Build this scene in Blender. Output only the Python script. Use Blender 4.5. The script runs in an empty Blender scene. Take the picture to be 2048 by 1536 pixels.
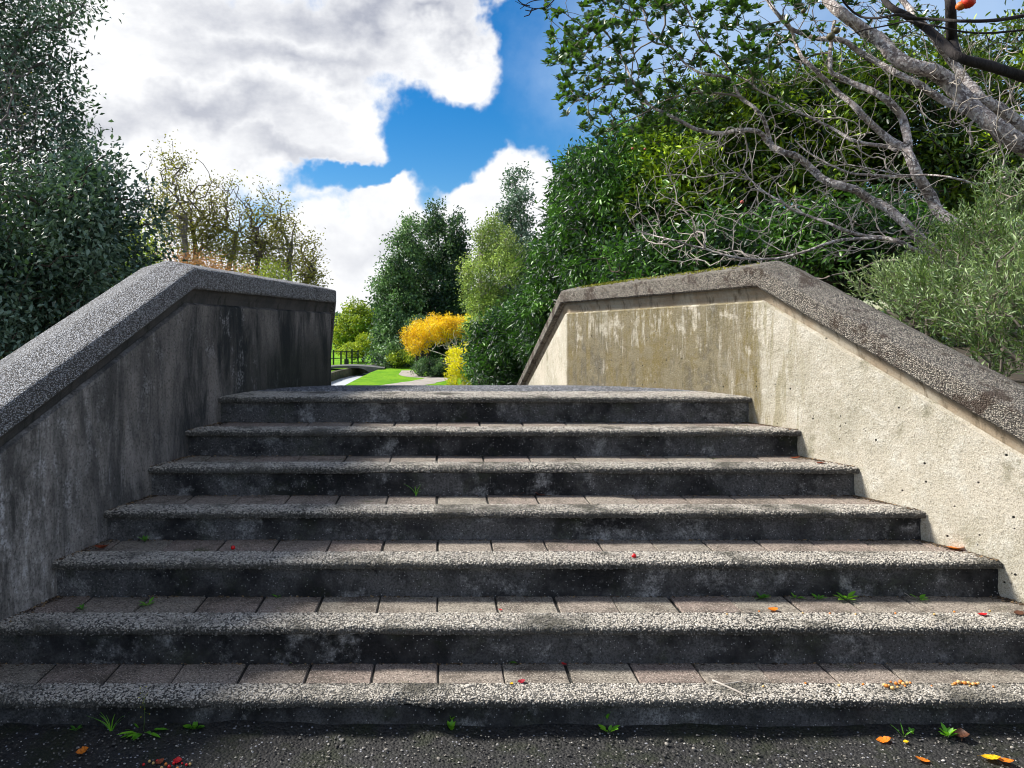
import bpy, math, random
import numpy as np
from mathutils import Vector
random.seed(7); rng = np.random.default_rng(7)
R = math.radians
SC = bpy.context.scene
COL = SC.collection

# ------------------------------------------------------------------ camera, sky, sun, exposure
CH = 1.48                                   # eye height over the pavement
VX, VY, F = 870.0, 640.0, 1500.0            # vanishing point and focal length of the photograph (2048 px wide)
cam_d = bpy.data.cameras.new('camera'); cam = bpy.data.objects.new('camera', cam_d); COL.objects.link(cam)
cam.location = (0, 0, CH); cam.rotation_euler = (R(90), 0, 0)
cam_d.sensor_width = 36; cam_d.lens = F / 2048 * 36
cam_d.shift_x = (1024 - VX) / 2048; cam_d.shift_y = -(768 - VY) / 2048
cam_d.clip_start = 0.05; cam_d.clip_end = 2000
SC.camera = cam
SC.view_settings.view_transform = 'Standard'; SC.view_settings.look = 'None'
SC.view_settings.gamma = 1; SC.view_settings.use_curve_mapping = False
SC.view_settings.exposure = 0.9
SC.cycles.use_denoising = True
SC.cycles.pixel_filter_type = 'BLACKMAN_HARRIS'; SC.cycles.filter_width = 1.05
SC.cycles.denoising_prefilter = 'ACCURATE'; SC.cycles.max_bounces = 6; SC.cycles.transparent_max_bounces = 6

SUN = Vector((-0.78, 0.26, 0.80)).normalized()      # towards the sun
sun_d = bpy.data.lights.new('sun', 'SUN'); sun_d.energy = 4.7; sun_d.angle = R(11); sun_d.color = (1, .955, .88)
sun = bpy.data.objects.new('sun', sun_d); COL.objects.link(sun)
sun.rotation_euler = (-SUN).to_track_quat('-Z', 'Y').to_euler(); sun.location = (-30, 10, 30)

world = bpy.data.worlds.new('World'); SC.world = world; world.use_nodes = True
wt = world.node_tree; wt.nodes.clear()
class NT:
    """small helper to write node trees"""
    def __init__(s, t): s.t = t
    def n(s, typ, ins=None, **kw):
        nd = s.t.nodes.new(typ)
        for k, v in kw.items(): setattr(nd, k, v)
        for k, v in (ins or {}).items():
            sock = nd.inputs[k]
            if isinstance(v, bpy.types.NodeSocket): s.t.links.new(v, sock)
            elif v is not None: sock.default_value = v
        return nd
    def m(s, op, a, b=None, c=None, clamp=False):
        d = {0: a}
        if b is not None: d[1] = b
        if c is not None: d[2] = c
        return s.n('ShaderNodeMath', d, operation=op, use_clamp=clamp).outputs[0]
    def v(s, op, a, b=None):
        d = {0: a}
        if b is not None: d[1] = b
        nd = s.n('ShaderNodeVectorMath', d, operation=op)
        return nd.outputs['Value'] if op in ('LENGTH', 'DOT_PRODUCT', 'DISTANCE') else nd.outputs[0]
    def mr(s, x, a, b, c=0., d=1., smooth=True):
        return s.n('ShaderNodeMapRange', {0: x, 1: a, 2: b, 3: c, 4: d}, interpolation_type='SMOOTHSTEP' if smooth else 'LINEAR').outputs[0]
    def mix(s, f, a, b, blend='MIX'):
        nd = s.n('ShaderNodeMix', data_type='RGBA', blend_type=blend)
        for i, val in ((0, f), (6, a), (7, b)):
            if isinstance(val, bpy.types.NodeSocket): s.t.links.new(val, nd.inputs[i])
            else: nd.inputs[i].default_value = (val if i == 0 else (*val, 1) if len(val) == 3 else val)
        return nd.outputs[2]
    def noise(s, vec, scale, detail=4, rough=.55, dist=0):
        return s.n('ShaderNodeTexNoise', {'Vector': vec, 'Scale': scale, 'Detail': detail, 'Roughness': rough, 'Distortion': dist}).outputs[0]
    def map(s, vec, sc, loc=(0, 0, 0)):
        return s.n('ShaderNodeMapping', {'Vector': vec, 'Scale': sc, 'Location': loc}).outputs[0]
W = NT(wt)
sky = W.n('ShaderNodeTexSky', sky_type='NISHITA', sun_disc=False)
sky.sun_elevation = math.asin(SUN.z); sky.sun_rotation = math.atan2(SUN.x, SUN.y)
sky.air_density = 1.0; sky.dust_density = .3; sky.ozone_density = 3.0
blue = W.n('ShaderNodeHueSaturation', {'Hue': .503, 'Saturation': 1.5, 'Value': 1.5, 'Color': sky.outputs[0]}).outputs[0]
dirv = W.v('NORMALIZE', W.n('ShaderNodeTexCoord').outputs['Generated'])
def cdir(px, py): return Vector(((px - VX) / F, 1, (VY - py) / F)).normalized()
# big cumulus masses: centre px, py, half sizes px
wob = W.v('SCALE', W.v('SUBTRACT', W.n('ShaderNodeTexNoise', {'Vector': dirv, 'Scale': 7., 'Detail': 5., 'Roughness': .6}).outputs['Color'], (.5, .5, .5)))
wob.node.inputs['Scale'].default_value = .17
dw = W.v('ADD', dirv, wob)
def blobs(lst):
    acc = None
    for (px, py, rx, ry) in lst:
        c = cdir(px, py)
        q = W.v('MULTIPLY', W.v('SUBTRACT', dw, tuple(c)), (F / rx * .98, F / rx * .7, F / ry * .98))
        d = W.m('SUBTRACT', 1.0, W.v('LENGTH', q))
        acc = d if acc is None else W.m('SMOOTH_MAX', acc, d, .12)
    return acc
cl = blobs([(480, 190, 330, 190), (240, 330, 260, 190), (730, 85, 300, 95), (905, 110, 125, 100), (690, 265, 130, 75), (560, 60, 330, 120),
            (30, 150, 300, 300), (760, 460, 105, 85), (640, 560, 260, 130), (850, 560, 260, 120), (1050, 370, 90, 80), (1010, 470, 160, 90), (1230, 520, 300, 120), (200, 560, 380, 160),
            (790, 410, 50, 45), (960, 40, 70, 50)])
hole = blobs([(1060, 120, 110, 210), (870, 270, 110, 95), (700, 350, 120, 38), (930, 330, 70, 60), (1230, 180, 160, 200)])
fb = W.noise(dirv, 9., 8, .58)
fb2 = W.noise(W.map(dirv, (1, 1, 1.7)), 2.2, 7, .55)
away = W.mr(W.v('DISTANCE', dirv, tuple(cdir(800, 300))), .62, .95)
dens = W.m('ADD', cl, W.m('MULTIPLY', W.m('SUBTRACT', fb, .5), .9))
dens = W.m('SUBTRACT', dens, W.m('MULTIPLY', W.m('MAXIMUM', hole, -.15), .95))
dens = W.m('ADD', W.m('MULTIPLY', dens, W.m('SUBTRACT', 1., away)), W.m('MULTIPLY', W.m('SUBTRACT', fb2, .47), W.m('MULTIPLY', away, 3.)))
mask = W.mr(W.m('ADD', dens, W.m('MULTIPLY', W.m('SUBTRACT', W.noise(dirv, 22., 9, .66), .5), .46)), -.16, .42)
veil = W.m('MULTIPLY', W.mr(W.m('ADD', blobs([(1420, 60, 420, 330), (1900, 100, 400, 400)]), W.m('MULTIPLY', W.m('SUBTRACT', fb, .5), .5)), 0., .9), .55)
grey = blobs([(720, 20, 330, 60), (600, 130, 200, 45), (420, 240, 230, 45), (560, 300, 150, 30), (700, 330, 90, 22), (760, 500, 110, 40), (900, 60, 60, 30)])
sn = W.m('ADD', W.noise(W.map(dirv, (1, 1, 2.0), (3, 1, .4)), 8., 8, .62), W.m('MULTIPLY', W.m('MAXIMUM', grey, -.35), .42))
rim = W.mr(dens, .05, .55)
shade = W.m('MULTIPLY', W.mr(sn, .36, .84, smooth=False), rim)
upp = W.mr(W.n('ShaderNodeSeparateXYZ', {0: dirv}).outputs[2], .05, .35)
shade = W.m('MULTIPLY', shade, W.m('ADD', .35, W.m('MULTIPLY', upp, .60)))
ccol = W.mix(shade, (11.6, 11.7, 11.9), (5.0, 5.3, 6.3))
mask = W.m('POWER', mask, 1.6)
fin = W.mix(mask, W.mix(veil, blue, (8.6, 10.6, 13.2)), ccol)
bg = W.n('ShaderNodeBackground', {'Color': fin, 'Strength': .048})
wt.links.new(bg.outputs[0], W.n('ShaderNodeOutputWorld').inputs[0])

# ------------------------------------------------------------------ helpers
def P(px, py, Y): return Vector(((px - VX) * Y / F, Y, CH - (py - VY) * Y / F))
def tag(o, label=None, cat=None, group=None, kind=None):
    for k, v in (('label', label), ('category', cat), ('group', group), ('kind', kind)):
        if v: o[k] = v
    return o
def empty(name, loc, label, cat, group=None):
    o = bpy.data.objects.new(name, None); COL.objects.link(o); o.location = loc; o.empty_display_size = .2
    return tag(o, label, cat, group)
def link(name, me, mat=None, parent=None, smooth=False):
    if mat and not me.materials: me.materials.append(mat)
    o = bpy.data.objects.new(name, me); COL.objects.link(o)
    if parent:
        o.parent = parent
        o.location = -parent.location
    if smooth: me.polygons.foreach_set('use_smooth', np.ones(len(me.polygons), bool))
    return o
def mesh(name, verts, faces, mat=None, parent=None, smooth=False, tint=None):
    me = bpy.data.meshes.new(name)
    verts = np.asarray(verts, np.float32).reshape(-1, 3)
    if isinstance(faces, np.ndarray):
        k = faces.shape[1]; nf = len(faces)
        me.vertices.add(len(verts)); me.vertices.foreach_set('co', verts.ravel())
        me.loops.add(nf * k); me.loops.foreach_set('vertex_index', faces.astype(np.int32).ravel())
        me.polygons.add(nf); me.polygons.foreach_set('loop_start', np.arange(0, nf * k, k, dtype=np.int32))
        me.update(calc_edges=True)
    else:
        me.from_pydata(verts.tolist(), [], faces)
    if tint is not None:
        a = me.attributes.new('tint', 'FLOAT', 'POINT'); a.data.foreach_set('value', np.asarray(tint, np.float32))
    return link(name, me, mat, parent, smooth)
def sines(x, y, f=1., seed=0, oct=4):
    """cheap smooth pseudo noise, about -1..1"""
    r = np.random.default_rng(seed); out = 0; a = 1.; s = 0
    for i in range(oct):
        for k in range(3):
            th = r.uniform(0, 6.28); ph = r.uniform(0, 6.28)
            out = out + a * np.sin((np.cos(th) * x + np.sin(th) * y) * f * (1 + .3 * k) * 6.28 + ph)
        s += a * 2; a *= .55; f *= 2.1
    return out / s
def grid_faces(nu, nv):
    i = np.arange(nu - 1)[:, None]; j = np.arange(nv - 1)[None, :]
    a = (i * nv + j).ravel()
    return np.stack([a, a + nv, a + nv + 1, a + 1], 1)
def box_bm(x0, x1, y0, y1, z0, z1):
    v = [(x, y, z) for x in (x0, x1) for y in (y0, y1) for z in (z0, z1)]
    f = [(0, 1, 3, 2), (4, 6, 7, 5), (0, 4, 5, 1), (2, 3, 7, 6), (0, 2, 6, 4), (1, 5, 7, 3)]
    return v, f
def tubes(segs, sides=5):
    """segs: array rows p0(3) p1(3) r0 r1 -> verts, quad faces"""
    s = np.asarray(segs, float); n = len(s)
    a, b, r0, r1 = s[:, 0:3], s[:, 3:6], s[:, 6], s[:, 7]
    d = b - a; L = np.linalg.norm(d, axis=1, keepdims=True); d = d / np.maximum(L, 1e-6)
    ref = np.where(np.abs(d[:, 2:3]) < .8, [[0, 0, 1.]], [[1., 0, 0]])
    u = np.cross(d, ref); u /= np.linalg.norm(u, axis=1, keepdims=True); w = np.cross(d, u)
    t = np.arange(sides) / sides * 2 * np.pi
    ring = u[:, None] * np.cos(t)[None, :, None] + w[:, None] * np.sin(t)[None, :, None]
    va = a[:, None] - d[:, None] * (r0 * .3)[:, None, None] + ring * r0[:, None, None]
    vb = b[:, None] + d[:, None] * (r1 * .3)[:, None, None] + ring * r1[:, None, None]
    V = np.stack([va, vb], 1).reshape(-1, 3)
    j = np.arange(sides); k = (j + 1) % sides
    f = np.stack([j, k, k + sides, j + sides], 1)
    Fc = (f[None] + (np.arange(n) * 2 * sides)[:, None, None]).reshape(-1, 4)
    return V, Fc
def tube_path(pts, rad, sides=8, rough=0, seed=0):
    """one continuous tube along pts with mitred rings; knobbly when rough > 0"""
    p = np.asarray(pts, float); n = len(p)
    t = np.gradient(p, axis=0); t /= np.linalg.norm(t, axis=1, keepdims=True)
    ref = np.array([.21, -.97, .1]); u = np.cross(t, ref); u /= np.linalg.norm(u, axis=1, keepdims=True); w = np.cross(t, u)
    a = np.arange(sides) / sides * 2 * np.pi
    rr = np.asarray(rad, float)[:, None] * np.ones((1, sides))
    if rough:
        L = np.concatenate([[0], np.cumsum(np.linalg.norm(np.diff(p, axis=0), axis=1))])[:, None]
        rr = rr * (1 + rough * sines(L * 2.2 + 0 * a, a[None] / 2.3 + 0 * L, 1., seed, 3))
    V = p[:, None] + (u[:, None] * np.cos(a)[None, :, None] + w[:, None] * np.sin(a)[None, :, None]) * rr[:, :, None]
    V = np.concatenate([V.reshape(-1, 3), p[:1], p[-1:]])
    f = []
    for i in range(n - 1):
        for j in range(sides):
            k = (j + 1) % sides; f.append((i * sides + j, i * sides + k, (i + 1) * sides + k, (i + 1) * sides + j))
    for j in range(sides):
        k = (j + 1) % sides; f.append((n * sides, k, j)); f.append((n * sides + 1, (n - 1) * sides + j, (n - 1) * sides + k))
    return V, f
def resample(pts, rad, step):
    """Catmull-Rom resampling of a polyline of (x,y,z) with radii"""
    p = np.asarray(pts, float); r = np.asarray(rad, float)
    q = np.vstack([2 * p[0] - p[1], p, 2 * p[-1] - p[-2]]); out = []; ro = []
    for i in range(1, len(q) - 2):
        m = max(1, int(round(np.linalg.norm(q[i + 1] - q[i]) / step)))
        for k in range(m):
            t = k / m
            out.append(.5 * ((2 * q[i]) + (-q[i - 1] + q[i + 1]) * t + (2 * q[i - 1] - 5 * q[i] + 4 * q[i + 1] - q[i + 2]) * t * t + (-q[i - 1] + 3 * q[i] - 3 * q[i + 1] + q[i + 2]) * t ** 3))
            ro.append(r[i - 1] + (r[i] - r[i - 1]) * t)
    out.append(p[-1]); ro.append(r[-1])
    return np.array(out), np.array(ro)
def unit(v): return v / np.maximum(np.linalg.norm(v, axis=-1, keepdims=True), 1e-9)
def leaves(name, P0, D, N, L, Wd, mat, parent, tint, shape='diamond', bend=.15):
    """one mesh of many leaves: P0 base, D direction, N upper side"""
    D = unit(D); S = unit(np.cross(D, N)); N = np.cross(S, D)
    L = np.asarray(L)[:, None] * np.ones((len(P0), 1)); Wd = np.asarray(Wd)[:, None] * np.ones((len(P0), 1))
    n = len(P0)
    if shape == 'diamond':
        up = N * Wd * .18
        V = np.stack([P0, P0 + D * L * .42 + S * Wd * .5 + up, P0 + D * L - N * L * bend, P0 + D * L * .42 - S * Wd * .5 + up], 1)
        f = np.array([[0, 2, 1], [0, 3, 2]])
    else:
        up = N * Wd * .13
        V = np.stack([P0, P0 + D * L * .33 + S * Wd * .5 + up, P0 + D * L * .72 + S * Wd * .40 + up * .4 - N * L * bend * .4, P0 + D * L - N * L * bend,
                      P0 + D * L * .72 - S * Wd * .40 + up * .4 - N * L * bend * .4, P0 + D * L * .33 - S * Wd * .5 + up, P0 + D * L * .6 - N * L * bend * .45], 1)
        f = np.array([[0, 6, 1], [1, 6, 2], [2, 6, 3], [3, 6, 4], [4, 6, 5], [5, 6, 0]])
    k = V.shape[1]
    Fc = (f[None] + (np.arange(n) * k)[:, None, None]).reshape(-1, 3)
    return mesh(name, V.reshape(-1, 3), Fc, mat, parent, tint=np.repeat(tint, k))

# ------------------------------------------------------------------ materials
def new_mat(name):
    m = bpy.data.materials.new(name); m.use_nodes = True; m.node_tree.nodes.clear()
    return m, NT(m.node_tree)
def finish(m, T, col, rough=.9, bump=None, bs=.5, bd=.01, spec=.3, trans=None, extra=None):
    ins = {'Base Color': col, 'Roughness': rough, 'Specular IOR Level': spec}
    if bump is not None:
        ins['Normal'] = T.n('ShaderNodeBump', {'Strength': bs, 'Distance': bd, 'Height': bump}).outputs[0]
    b = T.n('ShaderNodeBsdfPrincipled', ins).outputs[0]
    if trans:
        t = T.n('ShaderNodeBsdfTranslucent', {'Color': trans[1]}).outputs[0]
        mx = T.n('ShaderNodeMixShader', {0: trans[0], 1: b, 2: t}); b = mx.outputs[0]
    out = T.n('ShaderNodeOutputMaterial'); m.node_tree.links.new(b, out.inputs[0])
    return m
def rgb(c): return (*c, 1)
def leaf_mat(name, ramp, rough=.45, trans=.3, tcol=(.35, .5, .04), spec=.5):
    m, T = new_mat(name)
    at = T.n('ShaderNodeAttribute', attribute_name='tint').outputs['Fac']
    cr = T.n('ShaderNodeValToRGB', {0: at}); e = cr.color_ramp.elements
    for i, (p, c) in enumerate(ramp):
        if i < 2: e[i].position = p; e[i].color = rgb(c)
        else: el = e.new(p); el.color = rgb(c)
    tc = T.mix(.75, cr.outputs[0], tcol)
    return finish(m, T, cr.outputs[0], rough, spec=spec, trans=(trans, tc))
def bark_mat(name, a, b, scale=6, bs=.6, bd=.01, lichen=None):
    m, T = new_mat(name); p = T.n('ShaderNodeNewGeometry').outputs['Position']
    n1 = T.noise(p, scale, 6, .65); n2 = T.noise(T.map(p, (1, 1, .35)), scale * 5, 4, .6)
    c = T.mix(T.mr(n1, .38, .62), a, b)
    c = T.mix(T.mr(n2, .5, .75), c, tuple(x * .45 for x in a))
    if lichen: c = T.mix(T.mr(T.noise(T.map(p, (1, 1, 1), (5, 2, 1)), scale * 2.3, 5, .6), .50, .58), c, lichen)
    return finish(m, T, c, .85, T.m('ADD', n2, n1), bs, bd)

def mat_pebble(name, ramp, dirt=.0):
    m, T = new_mat(name)
    at = T.n('ShaderNodeAttribute', attribute_name='tint', attribute_type='INSTANCER').outputs['Fac']
    p = T.n('ShaderNodeNewGeometry').outputs['Position']
    cr = T.n('ShaderNodeValToRGB', {0: at}); e = cr.color_ramp.elements
    for i, (q, c) in enumerate(ramp):
        if i < 2: e[i].position = q; e[i].color = rgb(c)
        else: el = e.new(q); el.color = rgb(c)
    c = cr.outputs[0]
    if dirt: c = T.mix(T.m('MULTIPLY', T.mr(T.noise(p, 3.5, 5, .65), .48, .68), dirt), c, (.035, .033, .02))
    c = T.mix(T.mr(T.noise(p, 90, 3), .3, .7), c, T.mix(1., c, (.72, .70, .66), 'MULTIPLY'))
    return finish(m, T, c, .75, spec=.4)

def concrete(name, base, dark, light, grain=70, streaks=False, moss=0, speck=True, big=1.1, darkamt=(.45, .7), lightamt=(.62, .74)):
    m, T = new_mat(name); p = T.n('ShaderNodeNewGeometry').outputs['Position']
    nb = T.noise(p, big, 6, .65); nm = T.noise(T.map(p, (1, 1, 1), (3, 8, 2)), 9, 6, .7); ng = T.noise(p, grain, 5, .75)
    c = T.mix(T.mr(nb, *darkamt), base, dark)
    c = T.mix(T.mr(nm, .50, .72), c, dark)
    c = T.mix(T.mr(T.noise(T.map(p, (1, 1, 1), (9, 1, 4)), 6, 7, .72), *lightamt), c, light)
    if moss: c = T.mix(T.m('MULTIPLY', T.mr(T.noise(T.map(p, (1, 1, 1), (2, 5, 7)), 4, 6, .7), .52, .66), moss), c, (.035, .045, .012))
    c = T.mix(T.mr(ng, .42, .62, .0, .75), c, tuple(x * .22 for x in base))
    if speck:
        vor = T.n('ShaderNodeTexVoronoi', {'Vector': p, 'Scale': 130.})
        c = T.mix(T.m('MULTIPLY', T.mr(vor.outputs['Distance'], .34, .22), T.m('GREATER_THAN', T.n('ShaderNodeSeparateColor', {0: vor.outputs['Color']}).outputs[0], .88)), c, tuple(min(.7, x * 2.2 + .06) for x in base))
    h = T.m('ADD', T.m('MULTIPLY', ng, .6), T.m('MULTIPLY', nm, .8))
    return finish(m, T, c, .92, h, .7, .012, spec=.25)

M = {}
M['riser'] = concrete('stained_riser_concrete', (.125, .120, .118), (.012, .012, .013), (.40, .39, .38), grain=110, moss=.4, lightamt=(.52, .74), big=2.2, darkamt=(.42, .62))
M['bed'] = concrete('dark_mortar', (.035, .033, .028), (.012, .012, .010), (.10, .10, .09))
M['nose'] = concrete('nosing_matrix', (.13, .122, .108), (.05, .048, .042), (.22, .21, .19), grain=160)
M['cope'] = concrete('coping_matrix', (.11, .105, .10), (.04, .038, .035), (.2, .19, .18), grain=150)
M['deck'] = concrete('deck_matrix', (.07, .07, .072), (.03, .03, .03), (.14, .14, .14), grain=120)

def mat_brick():
    m, T = new_mat('paving_brick'); p = T.n('ShaderNodeNewGeometry').outputs['Position']
    r = T.n('ShaderNodeObjectInfo').outputs['Random']
    c = T.mix(r, (.25, .195, .165), (.27, .245, .20))
    c = T.mix(T.mr(T.noise(p, 5, 6, .7), .45, .68), c, (.11, .09, .072))
    c = T.mix(T.mr(T.noise(T.map(p, (1, 1, 1), (4, 4, 4)), 7, 5, .7), .60, .72), c, (.075, .085, .03))
    ng = T.noise(p, 120, 4, .8)
    c = T.mix(T.mr(ng, .42, .66), c, (.045, .038, .032))
    vor = T.n('ShaderNodeTexVoronoi', {'Vector': p, 'Scale': 170.})
    c = T.mix(T.m('MULTIPLY', T.mr(vor.outputs['Distance'], .42, .25), T.m('GREATER_THAN', T.n('ShaderNodeSeparateColor', {0: vor.outputs['Color']}).outputs[0], .62)), c, (.46, .40, .34))
    return finish(m, T, c, .88, ng, .6, .004, spec=.3)
M['brick'] = mat_brick()

def mat_wall(right):
    m, T = new_mat('right_wall_plaster' if right else 'left_wall_plaster')
    p = T.n('ShaderNodeNewGeometry').outputs['Position']
    s = T.n('ShaderNodeSeparateXYZ', {0: p}); Y, Z = s.outputs[1], s.outputs[2]
    ng = T.noise(p, 85, 5, .75); nm = T.noise(p, 11, 6, .7); nb = T.noise(p, 1.6, 5, .6)
    fine = T.noise(T.map(p, (11, 11, 1.3 if right else 2.6)), 1.6, 7, .74, .4)         # vertical streaks
    wide = T.noise(T.map(p, (4, 4, .45 if right else .8), (2.2, 0, 0)), 1.5, 7, .68, .5)
    if right:
        c = T.mix(T.mr(nb, .35, .65), (.55, .495, .40), (.43, .395, .31))
        c = T.mix(T.mr(nm, .46, .70), c, (.62, .585, .50))
        c = T.mix(T.mr(T.noise(T.map(p, (1, 1, 1), (7, 3, 9)), 5, 6, .75), .52, .70), c, (.24, .225, .15))
        # olive run-off on the level bridge parapet
        zone = T.m('MULTIPLY', T.mr(T.m('ADD', Y, T.m('ADD', T.m('MULTIPLY', T.m('SUBTRACT', wide, .5), 1.2), T.m('MULTIPLY', T.m('SUBTRACT', fine, .5), .5))), 4.30, 4.62), T.mr(Y, 6.10, 6.06))
        zone = T.m('MULTIPLY', zone, T.mr(Z, 1.64, 1.58))
        low = T.m('MULTIPLY', T.mr(Z, 1.45, 1.15), .11)
        ol = T.m('MULTIPLY', T.mr(T.m('ADD', wide, low), .27, .47), T.mr(T.m('ADD', T.m('ADD', fine, low), T.m('MULTIPLY', T.m('SUBTRACT', nm, .5), .9)), .33, .54))
        olc = T.mix(T.mr(T.m('ADD', T.m('MULTIPLY', wide, .6), T.m('MULTIPLY', nb, .4)), .43, .57), (.058, .050, .030), (.135, .095, .012))
        olc = T.mix(T.mr(nm, .42, .62), olc, (.155, .125, .062))
        c = T.mix(T.m('MULTIPLY', T.m('MULTIPLY', zone, ol), .95), c, olc)
        # faint drips lower down
        z2 = T.m('MULTIPLY', T.mr(Y, 4.5, 4.35), T.mr(Y, 4.0, 4.3))
        c = T.mix(T.m('MULTIPLY', T.m('MULTIPLY', z2, T.mr(fine, .5, .58)), .6), c, (.22, .19, .08))
        g2 = T.noise(p, 210, 3, .8)
        c = T.mix(T.mr(g2, .50, .62, 0, .75), c, (.20, .17, .115)); c = T.mix(T.mr(ng, .54, .68, 0, .7), c, (.11, .095, .065)); c = T.mix(T.mr(g2, .44, .36, 0, .5), c, (.70, .66, .58))
        pit = T.n('ShaderNodeTexVoronoi', {'Vector': T.map(p, (1, 1, 1)), 'Scale': 19.})
        pit2 = T.n('ShaderNodeTexVoronoi', {'Vector': T.map(p, (1, 1, .8), (3, 1, 2)), 'Scale': 42.})
        pm = T.m('MAXIMUM', T.m('MULTIPLY', T.mr(pit.outputs['Distance'], .13, .07), T.m('GREATER_THAN', T.n('ShaderNodeSeparateColor', {0: pit.outputs['Color']}).outputs[0], .70)),
                 T.m('MULTIPLY', T.m('MULTIPLY', T.mr(pit2.outputs['Distance'], .19, .10), T.m('GREATER_THAN', T.n('ShaderNodeSeparateColor', {0: pit2.outputs['Color']}).outputs[1], .55)), T.mr(nb, .52, .62)))
        c = T.mix(pm, c, (.02, .018, .015))
        h = T.m('SUBTRACT', T.m('ADD', T.m('MULTIPLY', ng, .5), T.m('MULTIPLY', nm, 1.0)), T.m('MULTIPLY', pm, 1.5))
    else:
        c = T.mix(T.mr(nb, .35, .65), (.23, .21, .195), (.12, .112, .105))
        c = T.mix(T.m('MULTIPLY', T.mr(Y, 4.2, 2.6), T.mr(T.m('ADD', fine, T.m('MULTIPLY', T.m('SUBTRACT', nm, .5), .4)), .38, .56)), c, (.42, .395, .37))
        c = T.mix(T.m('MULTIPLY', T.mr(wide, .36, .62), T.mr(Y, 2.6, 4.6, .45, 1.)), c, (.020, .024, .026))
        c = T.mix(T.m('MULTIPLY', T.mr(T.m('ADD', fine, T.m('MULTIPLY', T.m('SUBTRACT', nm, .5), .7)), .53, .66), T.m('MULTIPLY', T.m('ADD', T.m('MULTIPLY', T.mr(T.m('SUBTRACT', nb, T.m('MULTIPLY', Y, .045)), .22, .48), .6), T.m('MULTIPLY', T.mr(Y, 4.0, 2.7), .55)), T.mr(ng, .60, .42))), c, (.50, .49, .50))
        # pale lime runs
        runs = T.m('MULTIPLY', T.mr(T.noise(T.map(p, (7, 7, 1.0), (1, 3, 5)), 1.9, 6, .75, .4), .60, .74), T.mr(nm, .42, .62))
        c = T.mix(T.m('MULTIPLY', runs, .8), c, (.52, .52, .54))
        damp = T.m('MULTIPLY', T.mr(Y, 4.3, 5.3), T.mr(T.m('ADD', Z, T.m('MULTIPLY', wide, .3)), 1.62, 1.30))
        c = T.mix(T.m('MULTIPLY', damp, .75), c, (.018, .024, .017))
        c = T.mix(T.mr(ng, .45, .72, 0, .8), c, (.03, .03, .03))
        h = T.m('ADD', T.m('MULTIPLY', ng, .6), nm)
    return finish(m, T, c, .9, h, .75, .012, spec=.25)
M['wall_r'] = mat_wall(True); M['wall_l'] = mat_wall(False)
def mat_trim(name, a, b, d):
    m, T = new_mat(name); p = T.n('ShaderNodeNewGeometry').outputs['Position']
    n1 = T.noise(p, 5, 6, .7); ng = T.noise(p, 90, 4, .8); st = T.noise(T.map(p, (8, 8, 1.5)), 2, 5, .7)
    c = T.mix(T.mr(n1, .40, .62), a, b); c = T.mix(T.mr(st, .5, .68), c, d); c = T.mix(T.mr(ng, .5, .75, 0, .6), c, d)
    return finish(m, T, c, .9, T.m('ADD', n1, ng), .6, .01, spec=.25)
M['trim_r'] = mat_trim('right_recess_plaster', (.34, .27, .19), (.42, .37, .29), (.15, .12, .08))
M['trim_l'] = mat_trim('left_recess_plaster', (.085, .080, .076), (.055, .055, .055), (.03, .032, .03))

def mat_coping(right):
    m, T = new_mat('right_coping' if right else 'left_coping'); p = T.n('ShaderNodeNewGeometry').outputs['Position']
    v = T.n('ShaderNodeTexVoronoi', {'Vector': T.map(p, (1, 1, 1.3)), 'Scale': 165.}); vd = v.outputs['Distance']
    rc = T.n('ShaderNodeSeparateColor', {0: v.outputs['Color']})
    stone = T.mix(rc.outputs[0], (.22, .19, .15) if right else (.25, .255, .27), (.58, .52, .43) if right else (.66, .67, .70))
    stone = T.mix(T.m('GREATER_THAN', rc.outputs[1], .72), stone, (.10, .085, .07) if right else (.12, .12, .125))
    c = T.mix(T.mr(vd, .42, .66), stone, (.085, .078, .068))
    nb = T.noise(p, 2.1, 6, .7); nm = T.noise(T.map(p, (1, 1, 1), (1, 7, 3)), 6, 7, .75)
    if right:
        c = T.mix(T.mr(nm, .51, .60, 0, .85), c, (.055, .034, .022))
        c = T.mix(T.mr(nb, .56, .70, 0, .45), c, (.10, .08, .05))
    else:
        c = T.mix(T.mr(nm, .55, .70, 0, .55), c, (.06, .062, .07))
    h = T.m('ADD', T.m('MULTIPLY', T.m('SUBTRACT', 1., vd), 1.4), T.m('MULTIPLY', nm, .8))
    return finish(m, T, c, .85, h, .9, .010, spec=.35)
M['cop_r'] = mat_coping(True); M['cop_l'] = mat_coping(False)

def mat_asphalt():
    m, T = new_mat('wet_dark_asphalt'); p = T.n('ShaderNodeNewGeometry').outputs['Position']
    v = T.n('ShaderNodeTexVoronoi', {'Vector': p, 'Scale': 95.}); rc = T.n('ShaderNodeSeparateColor', {0: v.outputs['Color']})
    c = T.mix(rc.outputs[0], (.009, .0085, .0085), (.027, .026, .025))
    c = T.mix(T.m('MULTIPLY', T.m('GREATER_THAN', rc.outputs[1], .90), T.mr(v.outputs['Distance'], .42, .3)), c, (.26, .26, .28))
    c = T.mix(T.mr(T.noise(p, 4, 6, .7), .46, .62), c, (.013, .016, .007))
    h = T.m('ADD', T.m('SUBTRACT', 1., v.outputs['Distance']), T.noise(p, 60, 4, .7))
    return finish(m, T, c, .78, h, .9, .008, spec=.4)
M['asphalt'] = mat_asphalt()

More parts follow.
